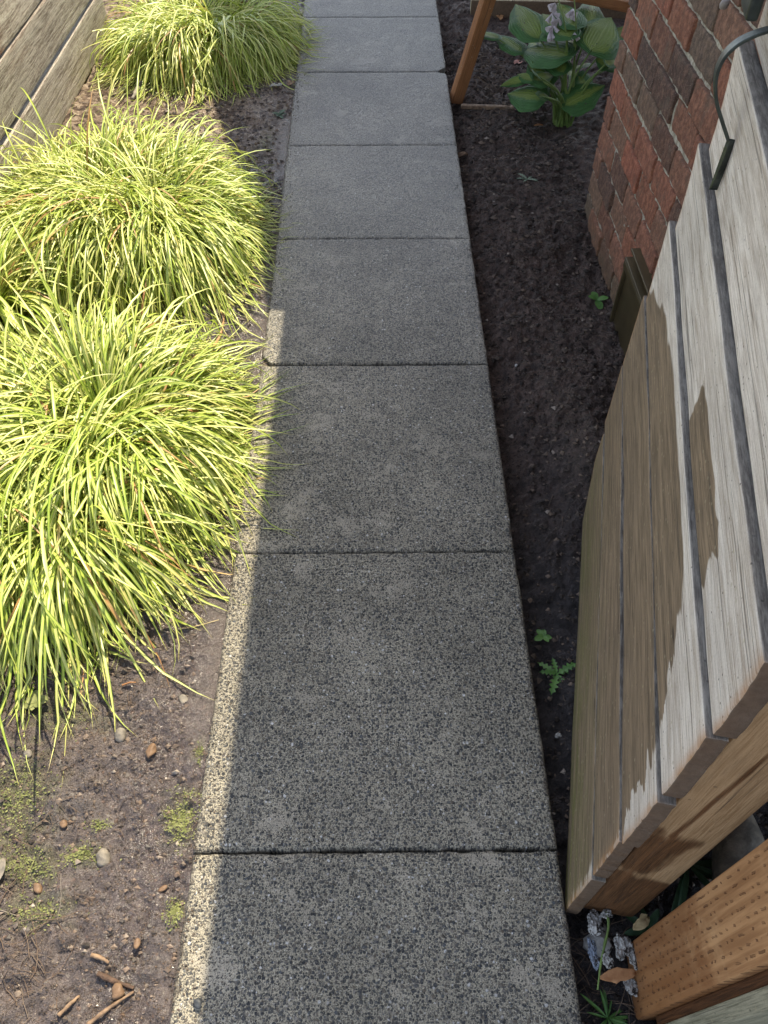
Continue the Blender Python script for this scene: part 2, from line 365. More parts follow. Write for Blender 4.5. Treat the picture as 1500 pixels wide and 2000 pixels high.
def mat_brick():
    m = M('old_red_brick', .9, .25)
    r = m.attr('tint'); p = m.map((1, 1, .8)); 
    base = m.ramp(r, [(0, (.14, .085, .065)), (.14, (.24, .115, .075)), (.34, (.46, .165, .09)), (.55, (.36, .17, .105)), (.72, (.54, .17, .095)), (.88, (.33, .19, .12)), (1, (.20, .15, .11))])
    n = m.noise(70, 5, .7, p); n2 = m.noise(16, 4, .6)
    c = m.mix(m.step(n, .40, .68), m.mix(.55, base, (.03, .022, .02)), m.mix(.25, base, (.34, .20, .13)))
    c = m.mix(m.op('MULTIPLY', m.step(n2, .5, .72), .5), c, (.13, .105, .075))
    Z = m.sep(m.obj())[2]
    c = m.mix(m.op('MULTIPLY', m.step(Z, .10, -.05), .45), c, (.13, .10, .055))
    sd_ = m.step(m.noise(300, 3, .7), .58, .68); c = m.mix(m.op('MULTIPLY', sd_, .45), c, (.50, .40, .30))
    m.color(c); m.bump(m.noise(110, 5, .8, p), .009, 1.); return m.m

def mat_dirty(name, a, b, rough=.8):
    m = M(name, rough, .35); c = m.mix(m.step(m.noise(40, 4, .6), .3, .7), a, b)
    c = m.mix(m.step(m.noise(55, 5, .75), .52, .60), c, (.035, .027, .022)); m.color(c); m.bump(m.noise(120, 4, .7), .0008); return m.m
MAT = dict(
 concrete=mat_concrete(), soil=mat_soil(), blade=mat_blade(), brick=mat_brick(),
 mortar=mat_flat('lime_mortar', (.20, .17, .125), (.50, .45, .35), .95, 60, .004),
 gate=mat_wood('gate_board', (.65, .585, .50), (.36, .295, .23), (.225, .152, .086), 'Y', moss=(.115, .12, .03), green_top=.34),
 frame=mat_wood('gate_frame_wood', (.46, .30, .16), (.30, .18, .085), (.13, .055, .02), 'Z', flake=(.12, .08, .05)),
 fence=mat_wood('fence_board', (.44, .40, .33), (.11, .078, .055), (.19, .09, .045), 'Y', moss=(.22, .21, .12), grain=.8, green_top=.22, bumpd=.004, grit=1.0, gritscale=170),
 pale=mat_wood('pale_picket', (.36, .33, .23), (.17, .16, .105), (.2, .2, .12), 'Z', moss=(.07, .08, .04)),
 cedar=mat_wood('red_brown_timber', (.34, .155, .062), (.20, .085, .034), (.12, .05, .02), 'Z'),
 cedarx=mat_wood('red_brown_rail', (.34, .165, .08), (.20, .09, .04), (.12, .05, .02), 'X'),
 edging=mat_wood('pale_edging', (.40, .33, .20), (.22, .17, .10), (.2, .15, .1), 'X'),
 iron=mat_flat('black_iron', (.035, .042, .038), (.075, .09, .08), .42, 40, .0006, .5, .55),
 bronze=mat_flat('bronze_metal', (.060, .045, .022), (.095, .072, .036), .38, 6, .0004, .5, .35),
 knob=mat_flat('grey_plastic', (.03, .032, .034), (.07, .075, .08), .5, 60, .0006),
 stone=mat_flat('pebble_grey', (.10, .09, .075), (.25, .215, .17), .7, 30, .002),
 stone_o=mat_flat('pebble_tan', (.11, .065, .038), (.22, .135, .075), .6, 30, .002),
 twig=mat_flat('twig_bark', (.09, .055, .035), (.27, .18, .11), .8, 50, .002),
 dead=mat_flat('dry_leaf', (.30, .14, .06), (.55, .30, .14), .7, 40, .001, .3, 0, .2),
 deadp=mat_flat('pale_dry_leaf', (.40, .30, .16), (.6, .48, .26), .7, 40, .001, .3, 0, .2),
 wad=mat_dirty('soaked_paper', (.25, .245, .23), (.52, .50, .46)),
 plastic=mat_dirty('blue_grey_plastic', (.16, .19, .24), (.34, .39, .46), .4),
 fabric=mat_flat('weed_fabric', (.10, .095, .085), (.22, .20, .17), .8, 40, .004),
 green=mat_flat('weed_green', (.05, .13, .03), (.13, .26, .06), .5, 30, .001, .4, 0, .25),
 dgreen=mat_flat('dark_green_leaf', (.015, .045, .02), (.035, .085, .035), .5, 30, .001, .4, 0, .2),
 moss=mat_flat('moss_sprigs', (.12, .14, .045), (.29, .30, .12), .8, 60, .001, .3, 0, .2),
 hosta=mat_leaf('hosta_leaf', (.038, .092, .028), (.22, .30, .065)),
 petal=mat_flat('lilac_petal', (.44, .38, .40), (.66, .61, .63), .6, 60, 0, .3, 0, .3),
 stalk=mat_flat('hosta_stalk', (.10, .17, .04), (.20, .28, .08), .5, 20, .001, .4, 0, .15),
 roofm=mat_flat('roof_timber', (.10, .09, .08), (.16, .15, .13), .8, 12, .002),
)
def mat_litter():
    m = M('litter', .85, .5); r = m.attr('tint'); m.rough(m.op('SUBTRACT', .9, m.op('MULTIPLY', m.attr('gl'), .62))); m.put(m.b.inputs['Specular IOR Level'], m.op('ADD', .25, m.op('MULTIPLY', m.attr('gl'), .75)))
    m.color(m.ramp(r, [(0, (.02, .015, .012)), (.35, (.06, .045, .035)), (.6, (.13, .095, .07)), (.82, (.14, .095, .065)), (.94, (.17, .13, .10)), (1, (.30, .26, .22))])); return m.m
MAT['litter'] = mat_litter()
def mat_incised():
    m = M('incised_treated_post', .7, .35)
    o = m.sep(m.obj()); Y, Z = o[1], o[2]
    u = m.op('DIVIDE', Y, .0125); row = m.op('FLOOR', u)
    par = m.op('MODULO', m.op('ABSOLUTE', row), 3.)
    jit = m.noise(25, 2, .5)
    v = m.op('ADD', m.op('ADD', m.op('DIVIDE', Z, .030), m.op('MULTIPLY', par, .333)), m.op('MULTIPLY', jit, 2.6))
    fu = m.op('ABSOLUTE', m.op('SUBTRACT', m.op('FRACT', m.op('ADD', u, m.op('MULTIPLY', m.op('FRACT', v), .35))), .5)); fv = m.op('ABSOLUTE', m.op('SUBTRACT', m.op('FRACT', v), .5))
    slit = m.op('MULTIPLY', m.step(fu, .13, .05), m.step(fv, .21, .12))
    g = m.noise(90, 4, .6, m.map((1, 1, .05)), .3); bl = m.noise(12, 4, .6)
    c = m.mix(m.step(g, .35, .65), (.31, .15, .06), (.50, .27, .12))
    c = m.mix(m.op('MULTIPLY', m.step(bl, .52, .7), .5), c, (.56, .33, .16))
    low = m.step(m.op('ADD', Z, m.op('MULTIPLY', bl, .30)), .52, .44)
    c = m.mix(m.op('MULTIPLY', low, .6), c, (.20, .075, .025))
    spk = m.step(m.noise(70, 4, .75), .60, .66)
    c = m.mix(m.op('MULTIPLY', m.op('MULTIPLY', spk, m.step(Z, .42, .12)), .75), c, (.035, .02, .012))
    c = m.mix(m.op('MULTIPLY', slit, m.op('ADD', .25, m.op('MULTIPLY', m.step(m.noise(18, 3, .6), .35, .65), .5))), c, (.11, .045, .018))
    m.color(c); m.rough(m.op('SUBTRACT', .72, m.op('MULTIPLY', low, .25)))
    m.bump(m.op('SUBTRACT', m.op('MULTIPLY', g, .3), m.op('MULTIPLY', slit, .7)), .002, 1.); return m.m
MAT['incised'] = mat_incised()

# ------------------------------------------------------------------ ground
def path_edges(y):
    y = np.asarray(y, float)
    L = np.interp(y, [-3, 2, 4.5, 9], [-.350, -.350, -.385, -.45]); Rr = np.interp(y, [-3, .4, 9], [.325, .325, .317]); return L, Rr
def ground_z(x, y):
    x = np.asarray(x, float); y = np.asarray(y, float)
    L, Rr = path_edges(y)
    dl = L-x; dr = x-Rr
    lump = fbm(x*7, y*7, 4, 3)-.5; fine = fbm(x*38, y*38, 3, 9)-.5; cr = fbm(x*95, y*95, 2, 21)-.5
    film = np.clip(1-dl/.085, 0, 1)*np.clip((vn(x*5, y*4, 77)-.25)*3, 0, 1)
    zl = -.012 + np.clip(dl, 0, .8)*.03 + lump*.035*np.clip(dl/.15, .15, 1) + (fine*.024 + cr*.010)*(1-.85*film)
    zr = -.035 - .03*np.exp(-((dr-.02)/.05)**2) - .02*np.clip(1-(y-1.2)/1.5, 0, 1) + lump*.05 + fine*.030 + cr*.012 + .07*np.clip((y-1.15)/.2, 0, 1)*np.clip(1-(y-1.45)/.5, 0, 1)*np.exp(-((x-.58)/.09)**2)
    z = np.where(dl > -.02, zl, np.where(dr > -.02, zr, -.075))
    return z, np.where(dl > -.02, film, 0.)
MOSS = [((350, 1600), .026, .030, 620), ((30, 1560), .05, .07, 700), ((45, 1690), .05, .025, 420), ((155, 1668), .03, .014, 300), ((338, 1780), .012, .018, 260), ((70, 1780), .04, .02, 260), ((190, 1610), .018, .008, 100), ((388, 1465), .008, .02, 60), ((130, 1400), .05, .03, 70), ((365, 1545), .03, .01, 60), ((520, 270), .03, .09, 140)]
def build_ground():
    xs = np.concatenate([[-900, -60, -8, -3, -2.2, -1.8, -1.5], np.arange(-1.4, -.9, .010), np.arange(-.9, -.34, .0055), [-.33, -.2, 0, .2, .31], np.arange(.317, .80, .0065), np.arange(.8, 1.5, .02), [1.7, 2.2, 3, 8, 60, 900]])
    ys = np.concatenate([[-900, -60, -8, -2, -.8, -.4], np.arange(-.2, 1.8, .0065), np.arange(1.8, 3.2, .009), np.arange(3.2, 5.3, .014), [5.6, 6.2, 8, 14, 60, 900]])
    X, Y = np.meshgrid(xs, ys, indexing='ij'); Z, film = ground_z(X, Y)
    far = (np.abs(X) > 2.5) | (Y > 7) | (Y < -1.5); Z = np.where(far, -.03, Z)
    L, Rr = path_edges(Y); dl = L-X
    wl = np.clip(1.25-dl/.34, 0, 1)*np.clip((vn(X*6, Y*4, 5)+.12)*2.2, 0, 1)
    wl = np.maximum(wl, .55*np.clip((vn(X*4, Y*3, 8)-.45)*4, 0, 1)*np.clip(1.3-dl/.5, 0, 1))*np.where(Y > 3, .6, 1)
    wet = np.where(dl > 0, np.maximum(wl, film), .22)
    mo = np.zeros_like(X)
    for (px, sx, sy, N) in MOSS:
        c = G(px[0], px[1], 0); mo = np.maximum(mo, np.clip(1.5-np.hypot((X-c[0])/sx, (Y-c[1])/sy)*.8+(fbm(X*60, Y*60, 3, 66)-.5)*2.2, 0, 1))
    V = np.stack([X, Y, Z], -1).reshape(-1, 3); nx, ny = X.shape
    idx = np.arange(nx*ny).reshape(nx, ny)
    Fq = np.stack([idx[:-1, :-1], idx[1:, :-1], idx[1:, 1:], idx[:-1, 1:]], -1).reshape(-1, 4)
    o = mesh('ground', V, Fq, MAT['soil'], attrs=dict(wet=wet.ravel(), film=film.ravel(), mossy=mo.ravel()))
    tag(o, 'dark garden soil, muddy and wet left of the path', None, None, 'structure')
build_ground()
JO = [-1.65, -.96, -.28, .402, 1.084, 1.769, 2.436, 3.116, 3.821, 4.495, 5.18, 5.86, 6.54]
GAP = {.402: .0035, 1.084: .002, 1.769: .007, 3.821: .004}
def build_path():
    mb = MB()
    for a, b in zip(JO[:-1], JO[1:]):
        ga = GAP.get(a, .002)/2; gb = GAP.get(b, .002)/2
        if a > 3 or b < 0: st = .03
        else: st = .01
        tu = np.concatenate([[0, .0015, .004, .009], np.linspace(.018, .982, int(.67/st)), [.991, .996, .9985, 1]])
        T, Uu = np.meshgrid(tu, tu, indexing='ij')
        y = (a+ga)+(b-gb-a-ga)*Uu; L, Rr = path_edges(y); x = L+(Rr-L)*T
        ex = np.minimum(x-L, Rr-x); ey = np.minimum(y-a-ga, b-gb-y); e = np.minimum(ex, ey)
        # ragged edges
        sidew = (fbm(y*30, y*0+a, 3, 4)-.5)*.004
        x = x + sidew*np.where(T < .5, 1, -1)*np.clip(1-ex/.03, 0, 1)
        jag = (fbm(x*40, x*0+b, 3, 8)-.5)*.007
        y = y + jag*np.where(Uu > .5, -1, 1)*np.clip(1-ey/.02, 0, 1)
        z = (fbm(x*9, y*9, 3, 6)-.5)*.003 - .006*np.exp(-(np.maximum(e, 0)/.003)**1.5) - .0015*np.exp(-np.maximum(e, 0)/.006)*fbm(x*60, y*60, 2, 12)*2
        if abs(b-3.821) < .01:                       # broken corner at the right edge of the far joint
            pass
        if abs(a-3.821) < .01:
            c = np.clip(1-((Rr-x)/.04+(y-a)/.05), 0, 1); x = x-c*.035; y = y+c*.02
        if abs(b-1.769) < .01: z = z-.004*np.exp(-((x+.05)/.12)**2)*np.exp(-(np.maximum(b-y, 0)/.006)); 
        if abs(b-3.821) < .01: c = np.clip(1-((Rr-x)/.05+(b-y)/.03), 0, 1); y = y-c*.03
        if abs(a-1.769) < .01:
            c = np.exp(-((x+.12)/.05)**2)*np.exp(-((y-a)/.008)); z = z-.012*c
            c2 = np.clip(1-((x-L)/.03+(y-a)/.04), 0, 1); x = x+c2*.02; y = y+c2*.02
        V = np.stack([x, y, z], -1).reshape(-1, 3); n = len(tu); idx = np.arange(n*n).reshape(n, n)
        q = np.stack([idx[:-1, :-1], idx[1:, :-1], idx[1:, 1:], idx[:-1, 1:]], -1).reshape(-1, 4)
        edge = np.exp(-np.maximum(e, 0)/.004).ravel()*.9
        ring = np.concatenate([idx[:, 0], idx[-1, 1:], idx[-2::-1, -1], idx[0, -2:0:-1]])
        sk = V[ring].copy(); sk[:, 2] = -.09; k = len(ring); off = n*n
        q2 = np.stack([ring, off+np.arange(k), off+(np.arange(k)+1) % k, np.roll(ring, -1)], -1)
        mb.add(np.concatenate([V, sk]), np.concatenate([q, q2]), edge=np.concatenate([edge, np.full(k, 1.)]), side=np.concatenate([np.exp(-np.maximum(ex, 0)/.022).ravel(), np.full(k, 1.)]))
    o = mb.build('path', MAT['concrete'])
    tag(o, 'exposed aggregate concrete slab path', None, None, 'structure')
build_path()

# ------------------------------------------------------------------ house: brick corner wall and an unseen eave shaped to shade the path
def build_house():
    root = empty('brick_house', (.767, 2.68, 0))
    tag(root, 'old red brick house wall with raked pale mortar, corner rising behind the wooden gate', 'house')
    x0 = .767; y1 = 2.68; ynear = .55; H = 2.62
    mb = MB(); r = random.Random(3)
    k = -2; z = .037-.0855*2
    while z < H:
        za, zb = z+.0055, z+.0855-.0055
        off = (0, .105)[k % 2]
        hi = z < 1.3
        y = y1
        first = True
        while y > ynear:
            L = .205+r.uniform(-.008, .008)
            if first and off: L = .10
            first = False
            ya = max(y-L, ynear)
            dx = r.uniform(-.004, .003); t = r.random()
            V, Fq = rbox(x0+dx, x0+.09, ya+.007, y-.006, za+r.uniform(-.002, .002), zb+r.uniform(-.002, .002), bev=.0045, steps=(.045, .018, .014) if hi else (.09, .1, .07))
            if hi:
                nz = fbm(V[:, 1]*42+k*5, V[:, 2]*42, 4, 31)-.5; n2 = fbm(V[:, 1]*18, V[:, 2]*18+V[:, 0]*20, 2, 5)-.5
                V[:, 0] += (nz*.008+n2*.004)*(V[:, 0] < x0+.03); V[:, 1] += n2*.006; V[:, 2] += nz*.005
            mb.add(V, Fq, tint=t)
            y = ya
        # bricks on the far return face (seen past the corner)
        xx = x0+.10
        while xx < 3.2:
            V, Fq = rbox(xx+.006, min(xx+.2, 3.2)-.005, y1-.09, y1+r.uniform(-.004, .006), za, zb, .2, .006); mb.add(V, Fq, tint=r.random()); xx += .205
        z += .0855; k += 1
    wall = mb.build('brickwork', MAT['brick'], root)
    m2 = MB(); V, Fq = rbox(x0+.0075, 3.2, ynear, y1-.012, -.3, H, .2, .004, steps=(.5, .02, .02)); V[:, 0] += (fbm(V[:, 1]*60, V[:, 2]*60, 3, 2)-.5)*.012*(V[:, 0] < x0+.05)
    m2.add(V, Fq); m2.build('mortar_core', MAT['mortar'], root)
    # unseen eave slab, outline shaped to throw the shadow edge on path and bed
    HZ = 2.72; sh = SD[:2]/SD[2]*HZ
    gp = np.array([(-.293, -3.2), (-.293, 2.045), (-.345, 2.055), (-.42, 2.5), (-.66, 3.36), (-.92, 4.3), (-1.5, 6.6), (3.6, 6.6), (3.6, -3.2)])
    P = gp+sh; n = len(P)
    V = [(x, y, HZ) for x, y in P]+[(x, y, HZ+.035) for x, y in P]
    Fc = [list(range(n))[::-1] if False else list(range(n)), list(range(n, 2*n))]+[[i, (i+1) % n, n+(i+1) % n, n+i] for i in range(n)]
    mesh('roof', V, Fc, MAT['roofm'], root, smooth=False)
    for c in root.children: c.matrix_parent_inverse = Matrix.Translation((-.767, -2.68, 0))
    # crawl-space cover on the wall
    cv = empty('metal_vent_cover', (.76, 1.9, 0)); tag(cv, 'dark bronze metal crawl space cover low on the brick wall, half hidden by the gate', 'vent cover')
    inv = Matrix.Translation((-.76, -1.9, 0))
    V, Fq = rbox(.752, .775, 1.35, 2.015, -.12, .165, .1, .002); mesh('panel', V, Fq, MAT['bronze'], cv).matrix_parent_inverse = inv
    V, Fq = rbox(.735, .78, 1.35, 2.02, .183, .192, .1, .002); a = MB().add(V, Fq)
    V, Fq = rbox(.735, .742, 1.35, 2.02, .160, .183, .1, .001); a.add(V, Fq); a.build('top_flange', MAT['bronze'], cv).matrix_parent_inverse = inv
    V, Fq = rbox(.742, .776, 2.016, 2.030, -.12, .182, .1, .002); mesh('side_frame', V, Fq, MAT['bronze'], cv).matrix_parent_inverse = inv
    V, Fq = rbox(.748, .752, 1.35, 1.99, .130, .142, .1, .001); mesh('rib', V, Fq, MAT['bronze'], cv).matrix_parent_inverse = inv
    V, Fq = rbox(.738, .79, 1.35, 2.0, .225, .233, .1, .002); mesh('ledge', V, Fq, MAT['bronze'], cv).matrix_parent_inverse = inv
    p = G(1216, 592, .03)
    V, Fq = tube([(p[0]+.035, p[1]+.01, .02), (p[0]+.012, p[1], .026), (p[0]+.011, p[1], .026), (p[0]-.004, p[1], .03), (p[0]-.006, p[1], .03)], [.004, .004, .014, .014, .010], 14)
    trifix('knob', V, Fq, MAT['knob'], cv).matrix_parent_inverse = inv
build_house()

# ------------------------------------------------------------------ gate
GB = np.array([.329, .303, 0.]); GD = np.array([math.sin(R(11.56)), math.cos(R(11.56)), 0.]); GN = np.array([GD[1], -GD[0], 0.])
def gl(x, y):                                         # photo point on the gate face -> local (along, up)
    p = PL(x, y, GB, GN)-GB; return p@GD, p[2]
def build_gate():
    g = empty('wooden_gate', tuple(GB), -R(11.56))
    tag(g, 'weathered open wooden gate of wide horizontal boards with damp lower boards, beside the path edge', 'gate')
    # joints (z) and far ends (local y)
    J = [-.035, .202, .387, .575, .755, .914, 1.078, 1.25, 1.43]
    far = [1.0, 1.025, 1.02, .985, .945, .905, .89, .85]
    near = [.0, .003, -.002, .001, .002, -.008, -.002, .0]
    ot = [.000, -.001, .0, -.0035, -.005, -.006, .004, .008]        # outward position of the top edge (negative = towards the path)
    ob = [.000, .0005, .001, .0005, .002, .005, .012, .012]
    gaps = [0, .010, .007, .010, .006, .007, .006, .005]
    # stain: below the ragged border -> wet
    Bp = [gl(*p) for p in [(1262, 560), (1300, 600), (1316, 690), (1325, 800), (1336, 950), (1342, 1080), (1334, 1200), (1305, 1330), (1286, 1400), (1275, 1470), (1240, 1560), (1214, 1630)]]
    Bp.sort(); by = np.array([b[0] for b in Bp]); bz = np.array([b[1] for b in Bp])
    a0, a1 = gl(1375, 745)[0], gl(1372, 1110)[0]
    r = random.Random(5)
    for i in range(8):
        z0, z1 = J[i]+gaps[i]/2, J[i+1]-gaps[min(i+1, 7)]/2
        V, Fq = rbox(0, .024, near[i], far[i], z0, z1, bev=.003, steps=(.012, .012, .0035))
        y, z = V[:, 1].copy(), V[:, 2].copy(); t = (z-z0)/(z1-z0)
        V[:, 0] += ob[i]+(ot[i]-ob[i])*t**2 + (fbm(y*3+i*9, z*0+i, 3, i)-.5)*.006
        V[:, 2] += (fbm(y*2.5+i*5, y*0, 3, i+40)-.5)*.006*(t > .5) + (fbm(y*2.5+i*5, y*0, 3, i+41)-.5)*.004*(t < .5)
        if i == 0:                                    # bottom board: far lower corner broken away
            c = np.clip((y-.90)/.10, 0, 1)*np.clip(1-t*1.6, 0, 1); V[:, 1] -= c*.09
        V[:, 1] += (fbm(z*60, z*0+i, 2, i)-.5)*.003*((y < near[i]+.02) | (y > far[i]-.02))
        sk = (vn(z*230, y*6, 90)-.5)*.018+(vn(z*60, y*3, 91)-.5)*.055; ys = y+sk
        zb = np.interp(ys, by, bz, left=-1, right=bz[-1])+(vn(y*30, z*20, 93)-.5)*.012
        st = np.clip(.5+(zb-z)/.03, 0, 1)
        st = np.where(y > a1-.0, np.maximum(st, 0), st)
        b5 = np.clip(.5+np.minimum(np.minimum(ys-a1, a0-y+sk*.35)/.02, (.832+(vn(y*25, z*0, 95)-.5)*.018-z)/.012), 0, 1)*(z > .755)
        st = np.where(z > .755, b5, st)
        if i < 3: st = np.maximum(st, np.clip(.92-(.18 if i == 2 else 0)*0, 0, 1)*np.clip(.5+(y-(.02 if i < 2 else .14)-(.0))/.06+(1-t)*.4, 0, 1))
        edge = np.clip(1-(y-near[i])/.016-V[:, 0]/.012*.5, 0, 1)*np.clip(.3+fbm(z*40, y*0, 2, i), 0, 1)+np.clip(1-(far[i]-y)/.006, 0, 1); seam = np.clip((z-(z1-.0016))/.0012, 0, 1)*np.clip((V[:, 0]+.012)/.003, .5, 1)+.9*np.clip((z0+.003-z)/.002, 0, 1)
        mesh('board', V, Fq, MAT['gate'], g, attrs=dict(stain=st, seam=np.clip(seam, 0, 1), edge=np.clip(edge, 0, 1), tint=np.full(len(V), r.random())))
    # near stile: broad timber behind the board ends, facing the camera
    V, Fq = rbox(.030, .118, .012, .10, -.03, 1.42, bev=.004, steps=(.006, .03, .008))
    x, z = V[:, 0], V[:, 2]
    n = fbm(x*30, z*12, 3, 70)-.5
    blob = np.clip(1.2-np.hypot((x-.055)/.050, (z-.33)/.13)+n*1.2, 0, 1); low = np.clip((.27-z)/.1+n*1.5-np.clip(x-.08, 0, 1)*6, 0, 1)  # blob is a wet patch; low paints the shade at the stile's foot
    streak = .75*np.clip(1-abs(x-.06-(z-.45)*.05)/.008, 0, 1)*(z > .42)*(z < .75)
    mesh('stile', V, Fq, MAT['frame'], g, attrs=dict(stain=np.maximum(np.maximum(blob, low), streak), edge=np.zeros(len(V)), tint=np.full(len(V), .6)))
    V, Fq = rbox(.030, .10, .80, .87, .06, 1.40, bev=.004, steps=(.05, .05, .05))
    mesh('stile', V, Fq, MAT['frame'], g, attrs=dict(stain=np.full(len(V), .2), tint=np.full(len(V), .4)))
    # pull handle: leaf-shaped foot on the boards and a bowed grip standing off towards the path
    h0 = PL(1422, 272, GB-GN*.006, GN)
    hn = np.array([GD[0], GD[1], 0])
    pts = [h0] + [PL(x, y, h0, hn) for x, y in [(1410, 235), (1399, 195), (1398, 150), (1412, 112), (1438, 85), (1470, 68), (1500, 58), (1530, 50)]]
    top = pts[-1].copy(); d = pts[-1]-h0
    pts.append(top+np.array([-d[0]*.5, -d[1]*.5, .045])); pts.append(np.array([h0[0], h0[1], pts[-1][2]+.02])-GN*-.0)
    C = spline(pts, 46); L = [((p-GB)@GN, (p-GB)@GD, p[2]) for p in C]
    # flat strap section
    V = []; Fq = []
    L = np.array(L); n = len(L)
    for i in range(n):
        t = L[min(i+1, n-1)]-L[max(i-1, 0)]; t /= np.linalg.norm(t); nn = np.cross(t, [0, 1, 0]); wd = .0050+.0045*math.sin(math.pi*min(1, i/(n*.8)))
        for sx, sy in ((-1, -1), (1, -1), (1, 1), (-1, 1)): V.append(L[i]+nn*.0022*sx+np.array([0, 1, 0])*wd*sy)
    for i in range(n-1):
        for j in range(4): Fq.append([i*4+j, i*4+(j+1) % 4, i*4+4+(j+1) % 4, i*4+4+j])
    Fq += [[3, 2, 1, 0], [n*4-4, n*4-3, n*4-2, n*4-1]]
    hd = mesh('handle', V, Fq, MAT['iron'], g, smooth=False)
    bmod = hd.modifiers.new('b', 'BEVEL'); bmod.width = .0008
    tip = PL(1384, 370, GB-GN*.006, GN); a = ((h0-GB)@GD, h0[2]); b = ((tip-GB)@GD, tip[2])
    V = []; Fq = []; prof = [(0, .004), (.12, .0085), (.3, .0125), (.5, .012), (.75, .008), (.93, .004), (1, .001)]
    for t, wd in prof:
        cy = a[0]+(b[0]-a[0])*t; cz = a[1]+(b[1]-a[1])*t
        wd *= .6; V += [(-.004, cy-wd, cz), (-.0075+.002*t, cy, cz), (-.004, cy+wd, cz), (.006, cy, cz)]
    for i in range(len(prof)-1):
        for j in range(4): Fq.append([i*4+j, i*4+(j+1) % 4, i*4+4+(j+1) % 4, i*4+4+j])
    mesh('leaf_foot', V, Fq, MAT['iron'], hd, smooth=False)
    # thumb latch near the top of the frame
    q = gl(1490, 5); V, Fq = rbox(-.022, -.006, q[0]-.035, q[0]+.03, q[1]-.012, q[1]+.05, .02, .004); lt = mesh('latch', V, Fq, MAT['iron'], g)
    q = gl(1458, 12); V, Fq = tube([(-.03, q[0]-.012, q[1]+.012), (-.03, q[0], q[1]), (-.03, q[0]+.012, q[1]-.006)], [.004, .0065, .004], 10); trifix('latch_knob', V, Fq, mat_flat('pale_knob', (.2, .18, .17), (.34, .3, .3), .5), lt)
    return g
build_gate()

# ------------------------------------------------------------------ post and picket at the lower right
def build_post():
    p = empty('fence_post', (.431, .19, -.05)); tag(p, 'orange brown pressure treated post with rows of incised slits, beside the gate', 'post')
    inv = Matrix.Translation((-.431, -.19, .05))
    V, Fq = rbox(.431, .53, .142, .252, -.3, 2.70, bev=.005, steps=(.05, .03, .05)); mesh('timber', V, Fq, MAT['incised'], p).matrix_parent_inverse = inv
    q = empty('fence_picket', (.44, .11, -.05)); tag(q, 'pale mossy edged picket with grey green face nailed in front of the incised post', 'picket')
    V, Fq = rbox(.440, .60, .102, .126, -.06, 1.75, bev=.003, steps=(.03, .02, .03)); o = mesh('board', V, Fq, MAT['pale'], q, attrs=dict(tint=np.full(len(V), .7)))
    o.matrix_parent_inverse = Matrix.Translation((-.44, -.11, .05))
    V, Fq = rbox(.446, .60, .1262, .1416, .0, 1.7, bev=.002, steps=(.03, .02, .1)); o2 = mesh('spacer', V, Fq, MAT['cedar'], q, attrs=dict(tint=np.full(len(V), .1), stain=np.full(len(V), 1.)))  # strip coloured dark to paint the shade in the groove behind the picket
    o2.matrix_parent_inverse = Matrix.Translation((-.44, -.11, .05))
build_post()

# ------------------------------------------------------------------ left board fence
def build_fence():
    f = empty('board_fence', (-1.31, 2, 0)); inv = Matrix.Translation((1.31, -2, 0))
    tag(f, 'grey weathered board fence with peeling brown patches behind the grasses', 'fence')
    J = [.012, .208, .395, .60, .79, .98]; r = random.Random(9)
    for i in range(5):
        x1 = -1.312-.004*i
        y1 = (4.24, 4.30, 4.34, 4.36, 4.3)[i]
        V, Fq = rbox(x1-.028, x1, 1.2, y1, J[i]+(.009 if i == 1 else .004), J[i+1]-.003-(.006 if i == 0 else 0), bev=.004, steps=(.028, .03, .02))
        V[:, 0] += (fbm(V[:, 1]*2+i*7, V[:, 2]*6, 3, 60+i)-.5)*.008; V[:, 2] += (fbm(V[:, 1]*3+i*7, V[:, 2]*0, 2, 80+i)-.5)*.006
        y, z = V[:, 1], V[:, 2]
        st = np.zeros(len(V))
        if i == 2: st = np.clip(1.4-np.hypot((y-2.72)/.35, (z-.46)/.11), 0, 1)
        if i == 1: st = .36*fbm(y*6, z*14, 3, 5)+.12
        o = mesh('board', V, Fq, MAT['fence'], f, attrs=dict(stain=st, tint=np.full(len(V), (.5, .25, .95, .5, .6)[i]))); o.matrix_parent_inverse = inv
    for y in (1.3, 2.9, 4.25):
        V, Fq = rbox(-1.44, -1.352, y-.045, y+.045, -.2, 1.0, bev=.004, step=.1); o = mesh('post', V, Fq, MAT['fence'], f, attrs=dict(tint=np.full(len(V), .3))); o.matrix_parent_inverse = inv
    # torn weed fabric peeking out below
    ys = np.linspace(3.2, 4.4, 90); V = []; Fq = []
    for i, y in enumerate(ys):
        wv = float(fbm(np.array(y*5), np.array(0.), 3, 55)-.5)
        for k, (dx, z) in enumerate([(-.035, .03), (-.012, .010+wv*.02), (.012+wv*.05, .004+wv*.03), (.03+wv*.09, -.012)]): V.append((-1.31+dx, y, z))
    Fq = [[i*4+k, i*4+4+k, i*4+5+k, i*4+1+k] for i in range(len(ys)-1) for k in range(3)]
    o = mesh('weed_fabric', V, Fq, MAT['fabric']); tag(o, 'torn strip of grey weed fabric under the bottom fence board', 'fabric')
    so_ = o.modifiers.new('s', 'SOLIDIFY'); so_.thickness = .002
build_fence()

